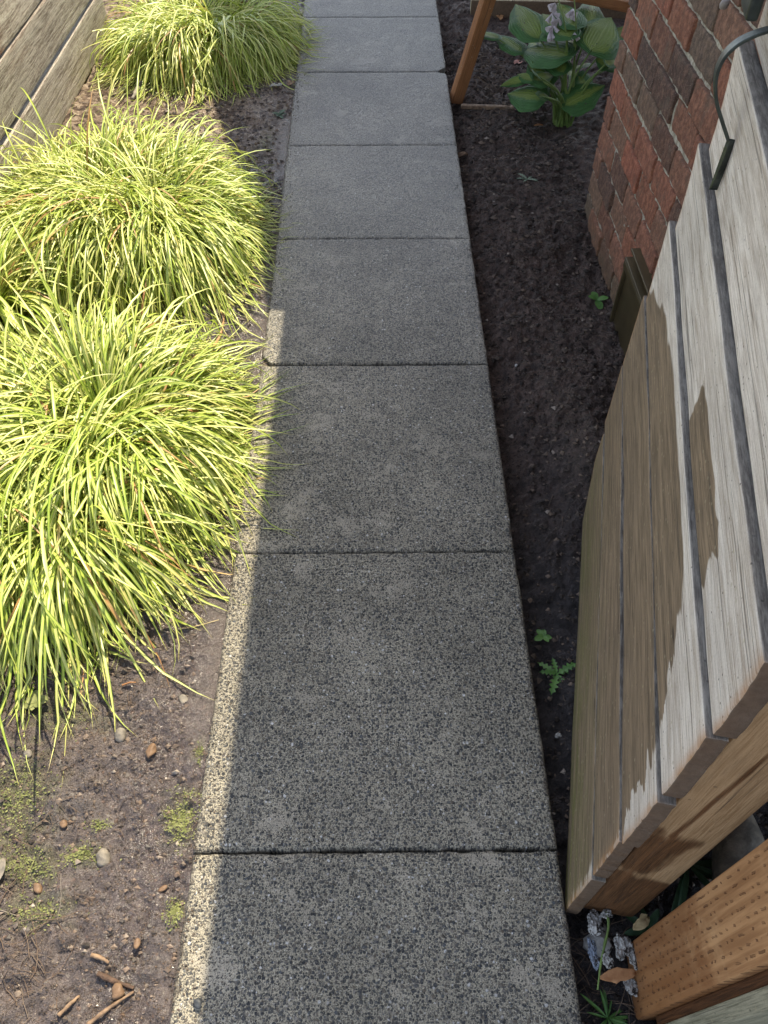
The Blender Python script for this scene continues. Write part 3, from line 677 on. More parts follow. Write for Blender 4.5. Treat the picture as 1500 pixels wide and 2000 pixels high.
# ------------------------------------------------------------------ low timber frame and edging near the hosta
def obox(P, Q, wd, th, side, m, name, parent=None, tint=.5):
    """timber from P to Q, wd across along 'side', th thick"""
    P = np.array(P, float); Q = np.array(Q, float); L = np.linalg.norm(Q-P); t = (Q-P)/L
    s_ = np.array(side, float); s_ -= t*(s_@t); s_ /= np.linalg.norm(s_); n = np.cross(t, s_)
    V, Fq = rbox(-wd/2, wd/2, -th/2, th/2, 0, L, bev=.003, steps=(.03, .03, .03))
    o = mesh(name, V, Fq, m, parent, attrs=dict(tint=np.full(len(V), tint)))
    M4 = Matrix(((s_[0], n[0], t[0], P[0]), (s_[1], n[1], t[1], P[1]), (s_[2], n[2], t[2], P[2]), (0, 0, 0, 1)))
    if parent is not None: o.matrix_parent_inverse = parent.matrix_basis.inverted()
    o.matrix_basis = M4; return o
def build_aframe():
    t = empty('wooden_trellis', (.36, 3.63, -.03)); t.matrix_basis = Matrix.Translation((.36, 3.63, -.03))
    tag(t, 'low reddish brown leaning timber frame standing over the hosta beside the path', 'wooden frame')
    obox((.352, 3.62, -.05), (.487, 3.63, .46), .056, .040, (1, .35, 0), MAT['cedar'], 'leg', t)
    obox((.44, 3.665, .425), (1.13, 3.665, .300), .045, .038, (0, 1, 0), MAT['cedar'], 'rail', t, .8)
    obox((1.20, 3.66, -.05), (1.09, 3.66, .36), .060, .045, (1, .3, 0), MAT['cedar'], 'leg', t)
    e = obox((.50, 4.66, -.01), (1.5, 4.60, -.01), .08, .09, (0, 1, 0), MAT['edging'], 'edging_board'); tag(e, 'pale straight edging board lying on the soil behind the hosta', 'board')
    e = obox((.37, 3.53, -.03), (.60, 3.50, -.025), .022, .016, (0, 1, 0), MAT['twig'], 'wood_scrap', None, .1); tag(e, 'muddy strip of wood half buried at the foot of the timber frame', 'wood scrap')
build_aframe()

# ------------------------------------------------------------------ sedge clumps
def clump(name, label, roots, n, Lfun, seed, w0=.0042, rise=(55, 88), wind=(0, 0), zg=.0):
    r = np.random.default_rng(seed); K = 13
    allV = []; allF = []; allA = []; base = 0
    rc = np.array([q[:2] for q in roots]); rw = np.array([q[2] for q in roots]); rr = np.array([q[3] for q in roots])
    ci = r.choice(len(roots), n, p=rw/rw.sum())
    ang = r.uniform(0, 2*np.pi, n); rad = rr[ci]*np.sqrt(r.random(n))
    bx = rc[ci, 0]+rad*np.cos(ang); by = rc[ci, 1]+rad*np.sin(ang)
    az = ang + r.normal(0, .55, n)
    # tufts: blades of one tuft share a direction
    nt = n//22; tuft = r.integers(0, nt, n); taz = r.normal(0, .42, nt)[tuft]; tl = r.normal(1, .13, nt)[tuft]; tp = r.normal(0, .14, nt)[tuft]
    az = az + taz
    L = np.array([Lfun(a) for a in az])*r.uniform(.55, 1.08, n)*tl
    p0 = np.radians(r.uniform(rise[0], rise[1], n)); droop = np.radians(r.uniform(112, 178, n))
    wd = w0*r.uniform(.6, 1.35, n); rnd = r.random(n); tw = r.normal(0, .5, n)
    dens = np.clip(rad/rr[ci], 0, 1); p0 = p0-dens*R(30)+tp; droop = droop*np.where(r.random(n) < .12, r.uniform(.45, .8, n), 1)
    x = bx.copy(); y = by.copy(); z = np.full(n, zg+.0)+r.uniform(0, .03, n)
    wob = r.normal(0, .5, n); P = np.zeros((n, K, 3)); W = np.zeros((n, K)); A = np.zeros((n, K))
    for k in range(K):
        s_ = k/(K-1)
        P[:, k] = np.stack([x, y, z], -1); W[:, k] = wd*np.minimum(1, (1-s_)*4+.04)*(.75+.25*min(1, s_*5))
        pit = p0-droop*s_**1.35; a = az+wob*s_*s_; A[:, k] = a
        ds = L/(K-1)
        nz = z+np.sin(pit)*ds; hz, _ = ground_z(x, y)
        hz = np.where((x > path_edges(y)[0]) & (x < .32), .004, hz+.006)
        stuck = nz < hz
        hs = np.where(stuck, .97, np.cos(pit)); hs = np.where((~stuck) & (hs < .05), .05, hs)
        x = x+np.cos(a)*hs*ds; y = y+np.sin(a)*hs*ds+wind[1]*s_*ds; z = np.where(stuck, hz+r.uniform(0, .004, n), nz)
    # keep the blades in front of the fence boards
    back = np.clip((-1.285)-P[..., 0], 0, None); P[..., 0] = np.where(back > 0, -1.285+r.uniform(0, .02, (n, 1)), P[..., 0]); P[..., 2] += back*.35
    T = np.gradient(P, axis=1); T /= np.linalg.norm(T, axis=2, keepdims=True)+1e-9
    side = np.stack([-np.sin(A), np.cos(A), np.zeros_like(A)], -1)
    up = np.cross(T, side); up *= np.sign(up[..., 2:3]+1e-6)
    tt = (tw[:, None]*np.linspace(.2, 1, K)[None, :])[..., None]
    sd = side*np.cos(tt)+up*np.sin(tt); upp = np.cross(T, sd); upp *= np.sign(upp[..., 2:3]+1e-6)
    Vl = P-sd*W[..., None]; Vr = P+sd*W[..., None]; Vm = P-upp*(W[..., None]*.42)
    V = np.stack([Vl, Vm, Vr], 2).reshape(-1, 3)
    idx = np.arange(n*K*3).reshape(n, K, 3)
    q1 = np.stack([idx[:, :-1, 0], idx[:, :-1, 1], idx[:, 1:, 1], idx[:, 1:, 0]], -1); q2 = np.stack([idx[:, :-1, 1], idx[:, :-1, 2], idx[:, 1:, 2], idx[:, 1:, 1]], -1)
    Fq = np.concatenate([q1.reshape(-1, 4), q2.reshape(-1, 4)])
    u = np.broadcast_to(np.array([0, .5, 1.])[None, None, :], (n, K, 3)); v = np.broadcast_to(np.linspace(0, 1, K)[None, :, None], (n, K, 3)); rv = np.broadcast_to(rnd[:, None, None], (n, K, 3))
    at = np.stack([u, v, rv], -1).reshape(-1, 3)
    c = np.array([rc[0][0], rc[0][1], 0]); o = mesh(name, V-c, Fq, MAT['blade'], attrs=dict(bl=at)); o.location = c
    tag(o, label, 'ornamental grass', 'variegated sedge clumps in the left bed'); return o
def Lf(n_, right, back, left, near):                    # blade length by direction
    def f(a):
        cx, cy = math.cos(a), math.sin(a)
        w_ = [max(0, cx)**2, max(0, cy)**2, max(0, -cx)**2, max(0, -cy)**2]
        return (w_[0]*right+w_[1]*back+w_[2]*left+w_[3]*near)/sum(w_)
    return f
clump('sedge_clump', 'largest nearest yellow green sedge clump, long blades flopping toward the bare mud', [(-.72, 1.44, 1.0, .16), (-.98, 1.26, .7, .14), (-.76, 1.14, .4, .09)], 7600, Lf(0, .34, .46, .45, .53), 11, .0031, (38, 86))
clump('sedge_clump', 'middle yellow green sedge clump between the large near clump and the bare fence corner', [(-.88, 2.52, 1.0, .18), (-.73, 2.42, .5, .12), (-1.04, 2.46, .4, .12)], 7800, Lf(0, .36, .52, .44, .56), 12, .0029, (38, 86))
clump('sedge_clump', 'farthest yellow green sedge clump, its path side in shade', [(-.90, 4.05, 1.0, .17), (-.72, 4.10, .9, .14)], 5500, Lf(0, .36, .45, .38, .50), 13, .0032, (38, 86))
clump('sedge_clump', 'small sedge tuft cut by the left edge against the fence boards', [(-1.20, 2.02, 1.0, .05)], 320, Lf(0, .34, .40, .25, .36), 14, .0042)

# ------------------------------------------------------------------ hosta
def leafmesh(base, tip, wd, nrm, r, curl=.12, fold=.25, nu=9, nv=14, wave=.0):
    base = np.array(base, float); tip = np.array(tip, float); L = np.linalg.norm(tip-base); t = (tip-base)/L
    n = np.array(nrm, float); n -= t*(n@t); n /= np.linalg.norm(n); s_ = np.cross(n, t)
    V = []; A = []
    for j in range(nv):
        v = j/(nv-1)
        pr = (math.sin(math.pi*min(1, v*1.02)**.62))**.8 if 0 < v < .985 else .02
        for i in range(nu):
            u = -1+2*i/(nu-1)
            ox = u*wd/2*pr*(1+.05*math.sin(v*17+u)); bx = -.13*L*(u*u)*max(0, 1-v*3)              # heart lobes behind the stalk
            oz = -curl*L*(v*v*.9) + fold*abs(u)**1.2*wd*.35*pr - .15*wd*(u**4)*pr + wave*math.sin(v*14+u*3)*L
            V.append(base+t*(v*L+bx)+s_*ox+n*oz); A.append((u, v, r))
    Fq = [[j*nu+i, j*nu+i+1, (j+1)*nu+i+1, (j+1)*nu+i] for j in range(nv-1) for i in range(nu-1)]
    return np.array(V), np.array(Fq), np.array(A)
def build_hosta():
    root = empty('hosta', (.79, 3.36, -.03)); inv = Matrix.Translation((-.79, -3.36, .03))
    tag(root, 'chewed hosta with chartreuse centred dark green leaves and pale flowers', 'hosta')
    cr = np.array([.79, 3.36, -.03])
    qq = random.Random(12)
    # base px, z, tip px, z, width, normal
    Ls = [((1157, 96), .28, (1200, 22), .34, .20, (-.1, -.75, .65), .9), ((1108, 108), .25, (1018, 84), .22, .19, (.1, -.55, .8), .1),
          ((1062, 190), .10, (990, 176), .09, .17, (0, -.4, .9), .15), ((1105, 205), .08, (1182, 160), .15, .15, (-.3, -.5, .8), .1),
          ((1050, 72), .27, (1008, -6), .33, .17, (.1, -.8, .6), .6), ((972, 74), .22, (922, 54), .21, .065, (.2, -.5, .8), .5),
          ((1018, 100), .20, (968, 58), .22, .10, (.3, -.8, .5), .2), ((1112, 70), .32, (1060, 12), .34, .14, (.1, -.7, .7), .7),
          ((1185, 92), .26, (1222, 40), .30, .12, (-.3, -.5, .7), .5), ((1028, 152), .14, (976, 164), .12, .06, (0, -.3, .9), .9),
          ((1045, 155), .15, (1010, 140), .15, .07, (0, -.4, .9), .8), ((1185, 135), .12, (1210, 110), .14, .07, (-.2, -.5, .7), .1),
          ((1122, 50), .34, (1090, -10), .36, .13, (0, -.7, .7), .3), ((1150, 60), .3, (1165, -20), .33, .14, (0, -.7, .7), .1),
          ((1085, 70), .30, (1060, 55), .3, .10, (0, -.5, .8), .2), ((1075, 160), .15, (1030, 120), .18, .12, (.1, -.6, .7), .1),
          ((1130, 150), .15, (1165, 200), .06, .10, (.1, -.6, .7), .1), ((1100, 140), .2, (1075, 95), .24, .10, (0, -.7, .6), .4)]
    for _ in range(12):
        a, b = qq.uniform(1040, 1190), qq.uniform(60, 190); d = qq.uniform(-2.6, -.4); l = qq.uniform(22, 50); zz = qq.uniform(.08, .26)
        Ls.append(((a, b), zz, (a+math.cos(d)*l*(1 if a > 1110 else 1), b+math.sin(d)*l*.7), zz+qq.uniform(-.05, .03), qq.uniform(.04, .09), (qq.uniform(-.5, .5), -.5, .8), qq.random()))
    rr = random.Random(4)
    for (bp, bz, tp, tz, wd, n, r) in Ls:
        b = G(bp[0], bp[1], bz); t = G(tp[0], tp[1], tz)
        # keep the plant around its crown: same sight line, realistic depth
        V, Fq, A = leafmesh(b, t, wd, n, r, wave=.004)
        lf = mesh('leaf', V, Fq, MAT['hosta'], root, attrs=dict(lf=A)); lf.matrix_parent_inverse = inv
        st = cr+np.array([rr.uniform(-.035, .035), rr.uniform(-.03, .03), 0]); mid = (st+b)/2+np.array([(b[0]-st[0])*-.18, 0, .03])
        P = spline([st, mid, b+(t-b)*.08], 12); V, Fq = tube(P, np.linspace(.0055, .0032, 12), 7, False)
        o = mesh('petiole', V, Fq, MAT['stalk'], root); o.matrix_parent_inverse = inv
    for k, (top, heads) in enumerate([((1086, -20), [(1084, 6), (1078, 26), (1092, 36), (1074, 62), (1080, 50)]), ((1120, -20), [(1118, 18), (1128, 24), (1123, 62)])]):
        tp = G(top[0], top[1], .46); P = spline([cr+np.array([.01*k, -.01, 0]), (cr+tp)/2+np.array([.02, -.02, .06]), tp], 14)
        V, Fq = tube(P, np.linspace(.0042, .002, 14), 7, False); sk = mesh('flower_stalk', V, Fq, MAT['stalk'], root); sk.matrix_parent_inverse = inv
        for (x, y) in heads:
            mb = MB(); c = G(x, y, .40-.0012*y)
            for j in range(3):
                d = np.array([rr.uniform(-1, 1), rr.uniform(-1, .2), rr.uniform(-1.1, -.1)]); d /= np.linalg.norm(d); L = .032
                pts = [c, c+d*L*.4, c+d*L*.8, c+d*L]; V, Fq = tube(pts, [.002, .0055, .008, .010], 6, False); V += np.random.default_rng(j).normal(0, .0014, V.shape); mb.add(V, Fq)
            mb.build('flower', MAT['petal'], sk)
build_hosta()

# ------------------------------------------------------------------ small plants, litter, debris
def gz(x, y): z, _ = ground_z(np.array([x]), np.array([y])); return float(z[0])
def weed(px, n, L, label, m, name='weed', serr=True, seed=1, wd=.16, z=None):
    r = random.Random(seed); c = G(px[0], px[1], -.03); c[2] = gz(c[0], c[1]) if z is None else z; mb = MB()
    for i in range(n):
        a = 2*math.pi*i/n+r.uniform(-.4, .4); LL = L*r.uniform(.6, 1.1); d = np.array([math.cos(a), math.sin(a), r.uniform(.15, .7)]); d /= np.linalg.norm(d)
        s_ = np.cross(d, [0, 0, 1]); s_ /= np.linalg.norm(s_); K = 11; V = []
        for k in range(K):
            v = k/(K-1); w_ = wd*LL*(math.sin(math.pi*(v*.9+.05))**.8)*((.35 if k % 2 else 1.1) if serr else 1)
            if v == 1: w_ = .0004
            p = c+d*LL*v+np.array([0, 0, .01-.35*LL*v*v]); V += [p-s_*w_, p+np.array([0, 0, -.002]), p+s_*w_]
        Fq = [[k*3+j, k*3+j+1, k*3+4+j, k*3+3+j] for k in range(K-1) for j in range(2)]; mb.add(V, Fq)
    o = mb.build(name, m); tag(o, label, 'weed'); return o
weed((1092, 1305), 8, .058, 'jagged leaved dandelion weed in the dark soil against the gate foot', MAT['green'], seed=2)
weed((1066, 1228), 5, .024, 'tiny weed with rounded leaves above the dandelion in dark soil', MAT['green'], serr=False, seed=3, wd=.3)
weed((1030, 350), 6, .055, 'wilted grey green weed lying on dark soil near the brick wall', mat_flat('wilted', (.08, .11, .07), (.2, .25, .17), .7), seed=4)
weed((1168, 578), 4, .045, 'fresh green seedling at the foot of the brick wall', MAT['green'], serr=False, seed=5, wd=.28)
weed((82, 1388), 7, .030, 'small pale green weed under the drooping near sedge', MAT['moss'], serr=False, seed=6, wd=.35)
weed((1195, 1985), 16, .055, 'green grassy tuft in front of the debris at the bottom edge', MAT['green'], serr=False, seed=7, wd=.05)
weed((1450, 1985), 12, .06, 'ferny green sprig below the picket at the bottom right corner', MAT['green'], seed=8, wd=.12, z=-.02)
weed((1340, 1690), 14, .15, 'dark strappy green leaves in the gap between gate and post', MAT['dgreen'], serr=False, seed=9, wd=.06, z=-.03)
weed((1262, 1818), 7, .06, 'dark green leaves poking out behind the curled dry leaf', MAT['dgreen'], serr=False, seed=19, wd=.14, z=-.03)
weed((545, 235), 6, .05, 'dark wet green weed in the shaded puddle edge beside the path', MAT['dgreen'], serr=False, seed=10, wd=.2)

def rock(px, s, label, m, name='stone', seed=0, zoff=0., cat='stone', z=None):
    r = np.random.default_rng(seed); c = G(px[0], px[1], -.01); c[2] = (gz(c[0], c[1]) if z is None else z)+zoff
    nu, nv = 14, 9; V = []
    for j in range(nv):
        th = math.pi*j/(nv-1)
        for i in range(nu):
            ph = 2*math.pi*i/nu; V.append([math.sin(th)*math.cos(ph), math.sin(th)*math.sin(ph), math.cos(th)])
    V = np.array(V); k = r.normal(0, 1, (5, 3)); d = sum(.09*np.sin(V@kk*2.2+i) for i, kk in enumerate(k)); V = V*(1+d[:, None])
    V = V*np.array(s)*.5; a = r.uniform(0, 3); V = V@np.array([[math.cos(a), -math.sin(a), 0], [math.sin(a), math.cos(a), 0], [0, 0, 1]]).T
    Fq = [[j*nu+i, (j+1)*nu+i, (j+1)*nu+(i+1) % nu, j*nu+(i+1) % nu] for j in range(nv-1) for i in range(nu)]
    o = mesh(name, V, Fq, m); o.location = c; tag(o, label, cat); return o
rock((238, 1440), (.030, .026, .018), 'grey stone just below the longest drooping sedge tips', MAT['stone'], seed=1, zoff=.005)
rock((200, 1678), (.034, .026, .02), 'largest brown stone on the bare mud, right of the moss patches', MAT['stone'], seed=2, zoff=.004)
rock((297, 1468), (.020, .030, .012), 'tan elongated stone in the mud right of the grey stone', MAT['stone_o'], seed=3, zoff=.004)
rock((128, 1612), (.014, .016, .01), 'small orange pebble left of the moss by the path edge', MAT['stone_o'], seed=4, zoff=.004)
rock((75, 1735), (.020, .014, .01), 'orange oval pebble near the pale wood chip', MAT['stone_o'], seed=5, zoff=.004)
rock((318, 1735), (.016, .010, .006), 'orange chip lying on the smooth wet mud by the path', MAT['stone_o'], seed=6, zoff=.003)
rock((270, 1845), (.018, .012, .008), 'orange pebble above the fallen twigs near the bottom', MAT['stone_o'], seed=7, zoff=.003)
rock((232, 1938), (.024, .022, .016), 'round tan pebble between the two brown twigs', MAT['stone_o'], seed=8, zoff=.004)
rock((358, 1365), (.022, .018, .008), 'pale flat pebble in glistening mud beside the sunlit path edge', MAT['stone'], seed=9, zoff=.002)
rock((62, 1480), (.018, .016, .01), 'blue grey pebble in dark mud near the left frame edge', MAT['stone'], seed=10, zoff=.004)
rock((390, 1960), (.016, .013, .009), 'dark pebble lying on the sunlit path edge at the bottom', MAT['knob'], seed=11, zoff=.012, z=-.004)
rock((1435, 1668), (.17, .10, .10), 'large pale stone in the dark gap behind the gate', MAT['stone'], seed=12, z=.02)
rock((650, 667), (.014, .011, .006), 'tiny white pebble on the shaded path slab above the open joint', MAT['wad'], seed=13, z=.001)
rock((1012, 693), (.014, .01, .008), 'small white chip on the dark soil beside the open joint', MAT['wad'], seed=14, zoff=.005)
rock((1183, 1925-100), (.06, .05, .045), 'rounded soggy grey lump of paper in the debris heap', MAT['wad'], 'paper_lump', seed=15, zoff=.01, cat='paper')

def twig(pts, rad, label, m, name='twig', z=.006, cat='twig', n=12):
    P = []
    for (x, y) in pts:
        c = G(x, y, -.01); c[2] = max(gz(c[0], c[1]), -.05)+z; P.append(c)
    P = spline(P, n); V, Fq = tube(P, np.linspace(rad, rad*.55, n)*(.8+.35*np.array([vn(np.array(i*1.3+rad*999), np.array(0.)) for i in range(n)])), 7); V += np.random.default_rng(int(abs(pts[0][0]))).normal(0, rad*.08, V.shape)
    o = trifix(name, V, Fq, m); tag(o, label, cat); return o
twig([(172, 2003), (215, 1970), (262, 1937)], .0042, 'long light brown twig angled up at the bottom of the mud', MAT['twig'])
twig([(193, 1903), (225, 1918), (262, 1930)], .0055, 'dark broken twig above the round tan pebble', mat_flat('dark_bark', (.05, .03, .02), (.12, .07, .045), .8, 50, .003))
twig([(118, 1985), (140, 1962), (155, 1945)], .0040, 'short grey twig left of the long brown twig', MAT['twig'])
twig([(182, 1868), (200, 1873), (215, 1882)], .0045, 'short brown stick above the dark broken twig', MAT['twig'])
twig([(240, 1341), (255, 1337), (268, 1338)], .0022, 'thin orange splinter under the sedge tips', MAT['dead'])
twig([(278, 176), (270, 192), (262, 207)], .012, 'thick grey stick on pale mulch behind the middle sedge', MAT['stone'], 'stick', .012, 'stick')
twig([(1182, 1782), (1186, 1812), (1178, 1850), (1170, 1890), (1165, 1935)], .0028, 'bent green flower stem lying over the debris heap', MAT['stalk'], 'plant_stem', .05, 'stem')
twig([(345, 1232), (385, 1225), (428, 1212)], .0014, 'straw coloured grass blade lying on wet mud beside the path', MAT['deadp'], 'straw', .004, 'straw')
def flatpiece(px, L, W, az, label, m, name='dry_leaf', z=.006, curl=.3, seed=0, cat='leaf', absz=None, jag=0., N=9):
    r = np.random.default_rng(seed); c = G(px[0], px[1], absz if absz is not None else -.02); c[2] = absz if absz is not None else gz(c[0], c[1])+z
    V = []
    for j in range(N):
        v = j/(N-1)
        for i in range(5):
            u = -1+i/2; w_ = W/2*(math.sin(math.pi*(v*.94+.03))**.7)*(1+jag*r.normal())
            V.append([(v-.5)*L, u*w_, curl*W*(abs(u)**1.5)*.6+curl*L*.25*math.sin(v*3)+jag*r.normal()*.004])
    V = np.array(V); V = V@np.array([[math.cos(az), -math.sin(az), 0], [math.sin(az), math.cos(az), 0], [0, 0, 1]]).T
    Fq = np.array([[j*5+i, (j+1)*5+i, (j+1)*5+i+1, j*5+i+1] for j in range(N-1) for i in range(4)])
    o = mesh(name, V, Fq, m); o.location = c; s_ = o.modifiers.new('s', 'SOLIDIFY'); s_.thickness = .0006; tag(o, label, cat); return o
flatpiece((1207, 1905), .062, .020, .12, 'orange dry leaf on top of the debris heap beside the post', MAT['dead'], absz=.02, seed=1, jag=.12)
flatpiece((1250, 1803), .035, .018, .6, 'small curled tan leaf in front of the gate foot', MAT['deadp'], absz=.03, seed=2, jag=.2, curl=.7)
flatpiece((1052, 243), .040, .016, .1, 'pale orange leaf on soil in front of the hosta', MAT['dead'], seed=3)
flatpiece((1012, 120), .055, .04, .9, 'reddish round fallen leaf left of the hosta', mat_flat('red_leaf', (.25, .09, .06), (.4, .17, .12), .6), seed=4)
flatpiece((977, 30), .06, .035, 1.6, 'orange curled leaf behind the timber leg', MAT['dead'], seed=5, jag=.15)
flatpiece((905, 287), .05, .03, .5, 'brown shrivelled leaf on the soil by the right path edge', MAT['twig'], seed=6, jag=.2, curl=.6)
flatpiece((540, 178), .06, .035, .3, 'pale grey crumpled leaf beside the shaded far puddle', MAT['wad'], seed=7, jag=.2)
flatpiece((568, 172), .05, .04, 1.3, 'brown crumpled leaf in the shaded far bed at the path edge', MAT['twig'], seed=8, jag=.2)
flatpiece((10, 1710), .045, .022, 1.5, 'grey weathered wood chip at the left edge of the mud', MAT['stone'], 'wood_chip', seed=9, cat='wood chip')
flatpiece((290, 140), .05, .04, .3, 'dark brown shrivelled leaf at the foot of the far sedge', MAT['twig'], seed=10, jag=.2)
def crumple(px, sz, label, m, name, seed, absz, cat):
    r = np.random.default_rng(seed); c = G(px[0], px[1], absz); N = 44; U, W = np.meshgrid(np.linspace(-1, 1, N), np.linspace(-1, 1, N), indexing='ij')
    rad = 1-.75*fbm(np.arctan2(W, U)*1.4+seed, U*0, 3, seed); k = np.minimum(1, rad/np.maximum(np.hypot(U, W), 1e-3)); U2 = U*k; W2 = W*k
    Z = (np.abs(fbm(U*2.4+seed, W*2.4, 4, seed)-.5)*1.25-.15)
    V = np.stack([U2*sz[0]/2, W2*sz[1]/2, Z*sz[2]+sz[2]*.3*(1-np.hypot(U2, W2))], -1).reshape(-1, 3); idx = np.arange(N*N).reshape(N, N)
    Fq = np.stack([idx[:-1, :-1], idx[1:, :-1], idx[1:, 1:], idx[:-1, 1:]], -1).reshape(-1, 4)
    o = mesh(name, V, Fq, m); o.location = c; s_ = o.modifiers.new('s', 'SOLIDIFY'); s_.thickness = .002; tag(o, label, cat); return o
crumple((1160, 1800), (.040, .052, .022), 'soggy grey paper wad under the corner of the gate', MAT['wad'], 'paper_wad', 3, -.01, 'paper')
crumple((1158, 1862), (.020, .070, .016), 'limp blue grey plastic scrap beside the path edge', MAT['plastic'], 'plastic_scrap', 5, -.02, 'plastic')
crumple((1215, 1845), (.038, .070, .024), 'pale crumpled paper sheet in the middle of the debris heap', MAT['wad'], 'paper_wad', 8, .0, 'paper')
crumple((1232, 1925), (.026, .042, .014), 'small dirty paper scrap below the orange leaf', MAT['wad'], 'paper_wad', 12, -.02, 'paper')
crumple((1188, 1876), (.022, .030, .016), 'small torn white paper bit between the stem and the big crumpled sheet', MAT['wad'], 'paper_scrap', 21, .005, 'paper')
crumple((1238, 1872), (.018, .04, .014), 'narrow white paper strip against the foot of the incised post', MAT['wad'], 'paper_scrap', 23, .0, 'paper')
crumple((1185, 1785), (.024, .018, .014), 'pale paper tuft at the gate corner behind the grey wad', MAT['wad'], 'paper_scrap', 27, .0, 'paper')
crumple((1090, 1437), (.014, .012, .008), 'tiny white scrap on black soil below the dandelion', MAT['wad'], 'paper_scrap', 14, -.035, 'paper')

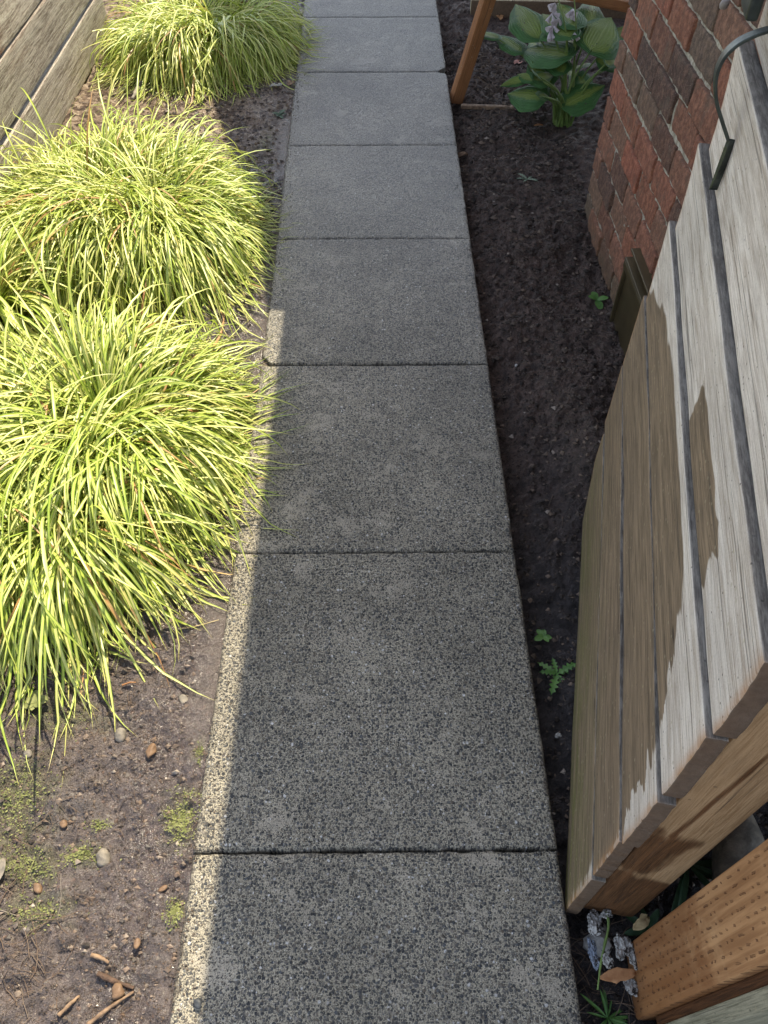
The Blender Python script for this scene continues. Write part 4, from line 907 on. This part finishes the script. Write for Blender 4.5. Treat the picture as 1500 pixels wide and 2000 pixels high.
def build_stuff():
    r = np.random.default_rng(21)
    # crumbs
    n = 26000; x = np.where(r.random(n) < .55, r.uniform(-1.0, -.36, n), r.uniform(.33, .80, n)); y = r.uniform(0, 1, n)**1.25*4.4-.05
    z, film = ground_z(x, y); keep = ~((film > .4) & (r.random(n) < .9)); x, y, z = x[keep], y[keep], z[keep]; n = len(x)
    oc = np.array([[1, 0, 0], [0, 1, 0], [-1, 0, 0], [0, -1, 0], [0, 0, 1], [0, 0, -1]], float); f = np.array([[0, 1, 4], [1, 2, 4], [2, 3, 4], [3, 0, 4], [1, 0, 5], [2, 1, 5], [3, 2, 5], [0, 3, 5]])
    s_ = (.0012+.0044*r.random(n)**3)*(1+.22*y)*np.where(x > 0, 1.25, 1); V = oc[None]*(s_[:, None, None]*r.uniform(.5, 1.3, (n, 6, 1)))*np.array([1.2, 1, .7]) + r.normal(0, .15, (n, 6, 3))*s_[:, None, None]
    V = V+np.stack([x, y, z+s_*.3], -1)[:, None]; Fq = (f[None]+np.arange(n)[:, None, None]*6).reshape(-1, 3)
    k = 1500; yk = r.uniform(0, 1, k)**1.2*4.4; Lk, Rk = path_edges(yk); lf_ = r.random(k) < .72; dk = np.abs(r.normal(0, .018, k)); x[:k] = np.where(lf_, Lk+dk, Rk-dk); y[:k] = yk; z[:k] = .001; V[:k] = oc[None]*(.0009+.0016*r.random((k, 1, 1)))*r.uniform(.5, 1.2, (k, 6, 1))+np.stack([x[:k], y[:k], z[:k]], -1)[:, None]
    t = np.where(x < 0, r.random(n), r.random(n)**1.5*.66); t = np.where((x > 0) & (r.random(n) < .012), .97, t)
    g2 = 60000; x2 = np.where(r.random(g2) < .60, -.352-np.abs(r.random(g2))*.66, r.uniform(.33, .80, g2)); y2 = np.where(x2 < 0, r.uniform(0, 1, g2)*1.15-.02, r.uniform(0, 1, g2)**1.2*3.4+.1)
    z2, f2 = ground_z(x2, y2); kp = ~((f2 > .35) & (r.random(g2) < .93)); x2, y2, z2 = x2[kp], y2[kp], z2[kp]; g2 = len(x2)
    s2 = (.0007+.0012*r.random(g2)**2)*(1+.22*y2)
    V2 = oc[None]*(s2[:, None, None]*r.uniform(.5, 1.4, (g2, 6, 1)))+r.normal(0, .2, (g2, 6, 3))*s2[:, None, None]+np.stack([x2, y2, z2+s2*.25], -1)[:, None]
    t2 = np.where(x2 < 0, .2+r.random(g2)**1.3*.68, .05+r.random(g2)**1.5*.58)
    gl2 = np.where(x2 < 0, np.clip(1.2-(-.35-x2)/.4, .1, 1), .25)
    Fq = (f[None]+np.arange(n+g2)[:, None, None]*6).reshape(-1, 3); V = np.concatenate([V, V2]); gl = np.concatenate([np.where(x < -.35, .5, .1), gl2]); t = np.concatenate([t, t2])
    o = mesh('soil_crumbs', V.reshape(-1, 3), Fq, MAT['litter'], smooth=False, attrs=dict(tint=np.repeat(t, 6), gl=np.repeat(gl, 6))); tag(o, 'crumbs of soil, bark and grit scattered over the beds', 'litter', None, 'stuff')
    # needles and straws
    mb = MB()
    def needles(N, xr, yr, Lr, t0, t1, rad=.0006):
        for _ in range(N):
            a = r.uniform(*xr); b = r.uniform(*yr); L = r.uniform(*Lr); th = r.uniform(0, 6.28); k = r.normal(0, .3)
            P = []
            for q in np.linspace(0, 1, 5): P.append([a+math.cos(th+k*q)*L*q, b+math.sin(th+k*q)*L*q, 0])
            P = np.array(P); zz, _f = ground_z(P[:, 0], P[:, 1]); P[:, 2] = np.maximum.accumulate(zz)*.5+zz*.5+.004
            V, Fq = tube(P, rad*r.uniform(.7, 1.4), 4, False); mb.add(V, Fq, tint=r.uniform(t0, t1))
    needles(300, (-.98, -.42), (.02, .75), (.008, .03), .3, .8, .0005)
    needles(60, (-.98, -.62), (.02, .45), (.03, .06), .7, .9, .0006)
    needles(120, (-.85, -.55), (.0, .3), (.03, .08), .75, 1.)
    needles(420, (-1.25, -.6), (3.0, 3.9), (.02, .06), .6, 1., .001)
    needles(260, (-1.28, -.8), (1.8, 2.1), (.02, .06), .6, 1., .0009)
    needles(170, (.36, .74), (.5, 3.2), (.010, .035), .35, .72)
    needles(50, (.5, .74), (1.5, 2.2), (.02, .05), .55, .8, .0006)
    needles(90, (.42, .62), (3.4, 4.1), (.03, .09), .75, 1., .0011)
    needles(70, (.34, .44), (.08, .30), (.02, .07), .5, .95)
    o = mb.build('pine_needles', MAT['litter']); tag(o, 'fallen pine needles and straw lying on the soil', 'litter', None, 'stuff')
    # moss sprigs
    mb = MB()
    for (px, sx, sy, N) in MOSS:
        c = G(px[0], px[1], 0)
        for _ in range(N):
            x_ = c[0]+r.normal(0, sx*.6); y_ = c[1]+r.normal(0, sy*.6); x_ = min(x_, -.345+r.uniform(-.01, .012)); z_ = gz(x_, y_)
            th = r.uniform(0, 6.28); L = r.uniform(.002, .0075); L *= .8; d = np.array([math.cos(th), math.sin(th), r.uniform(.1, 1.)])
            s2 = np.array([-math.sin(th), math.cos(th), 0])*L*.28; p = np.array([x_, y_, z_+.001])
            mb.add([p, p+d*L*.5+s2, p+d*L, p+d*L*.5-s2], [[0, 1, 2, 3]])
    o = mb.build('moss', MAT['moss']); tag(o, 'yellow green moss sprigs on the wet mud', 'moss', None, 'stuff')
build_stuff()
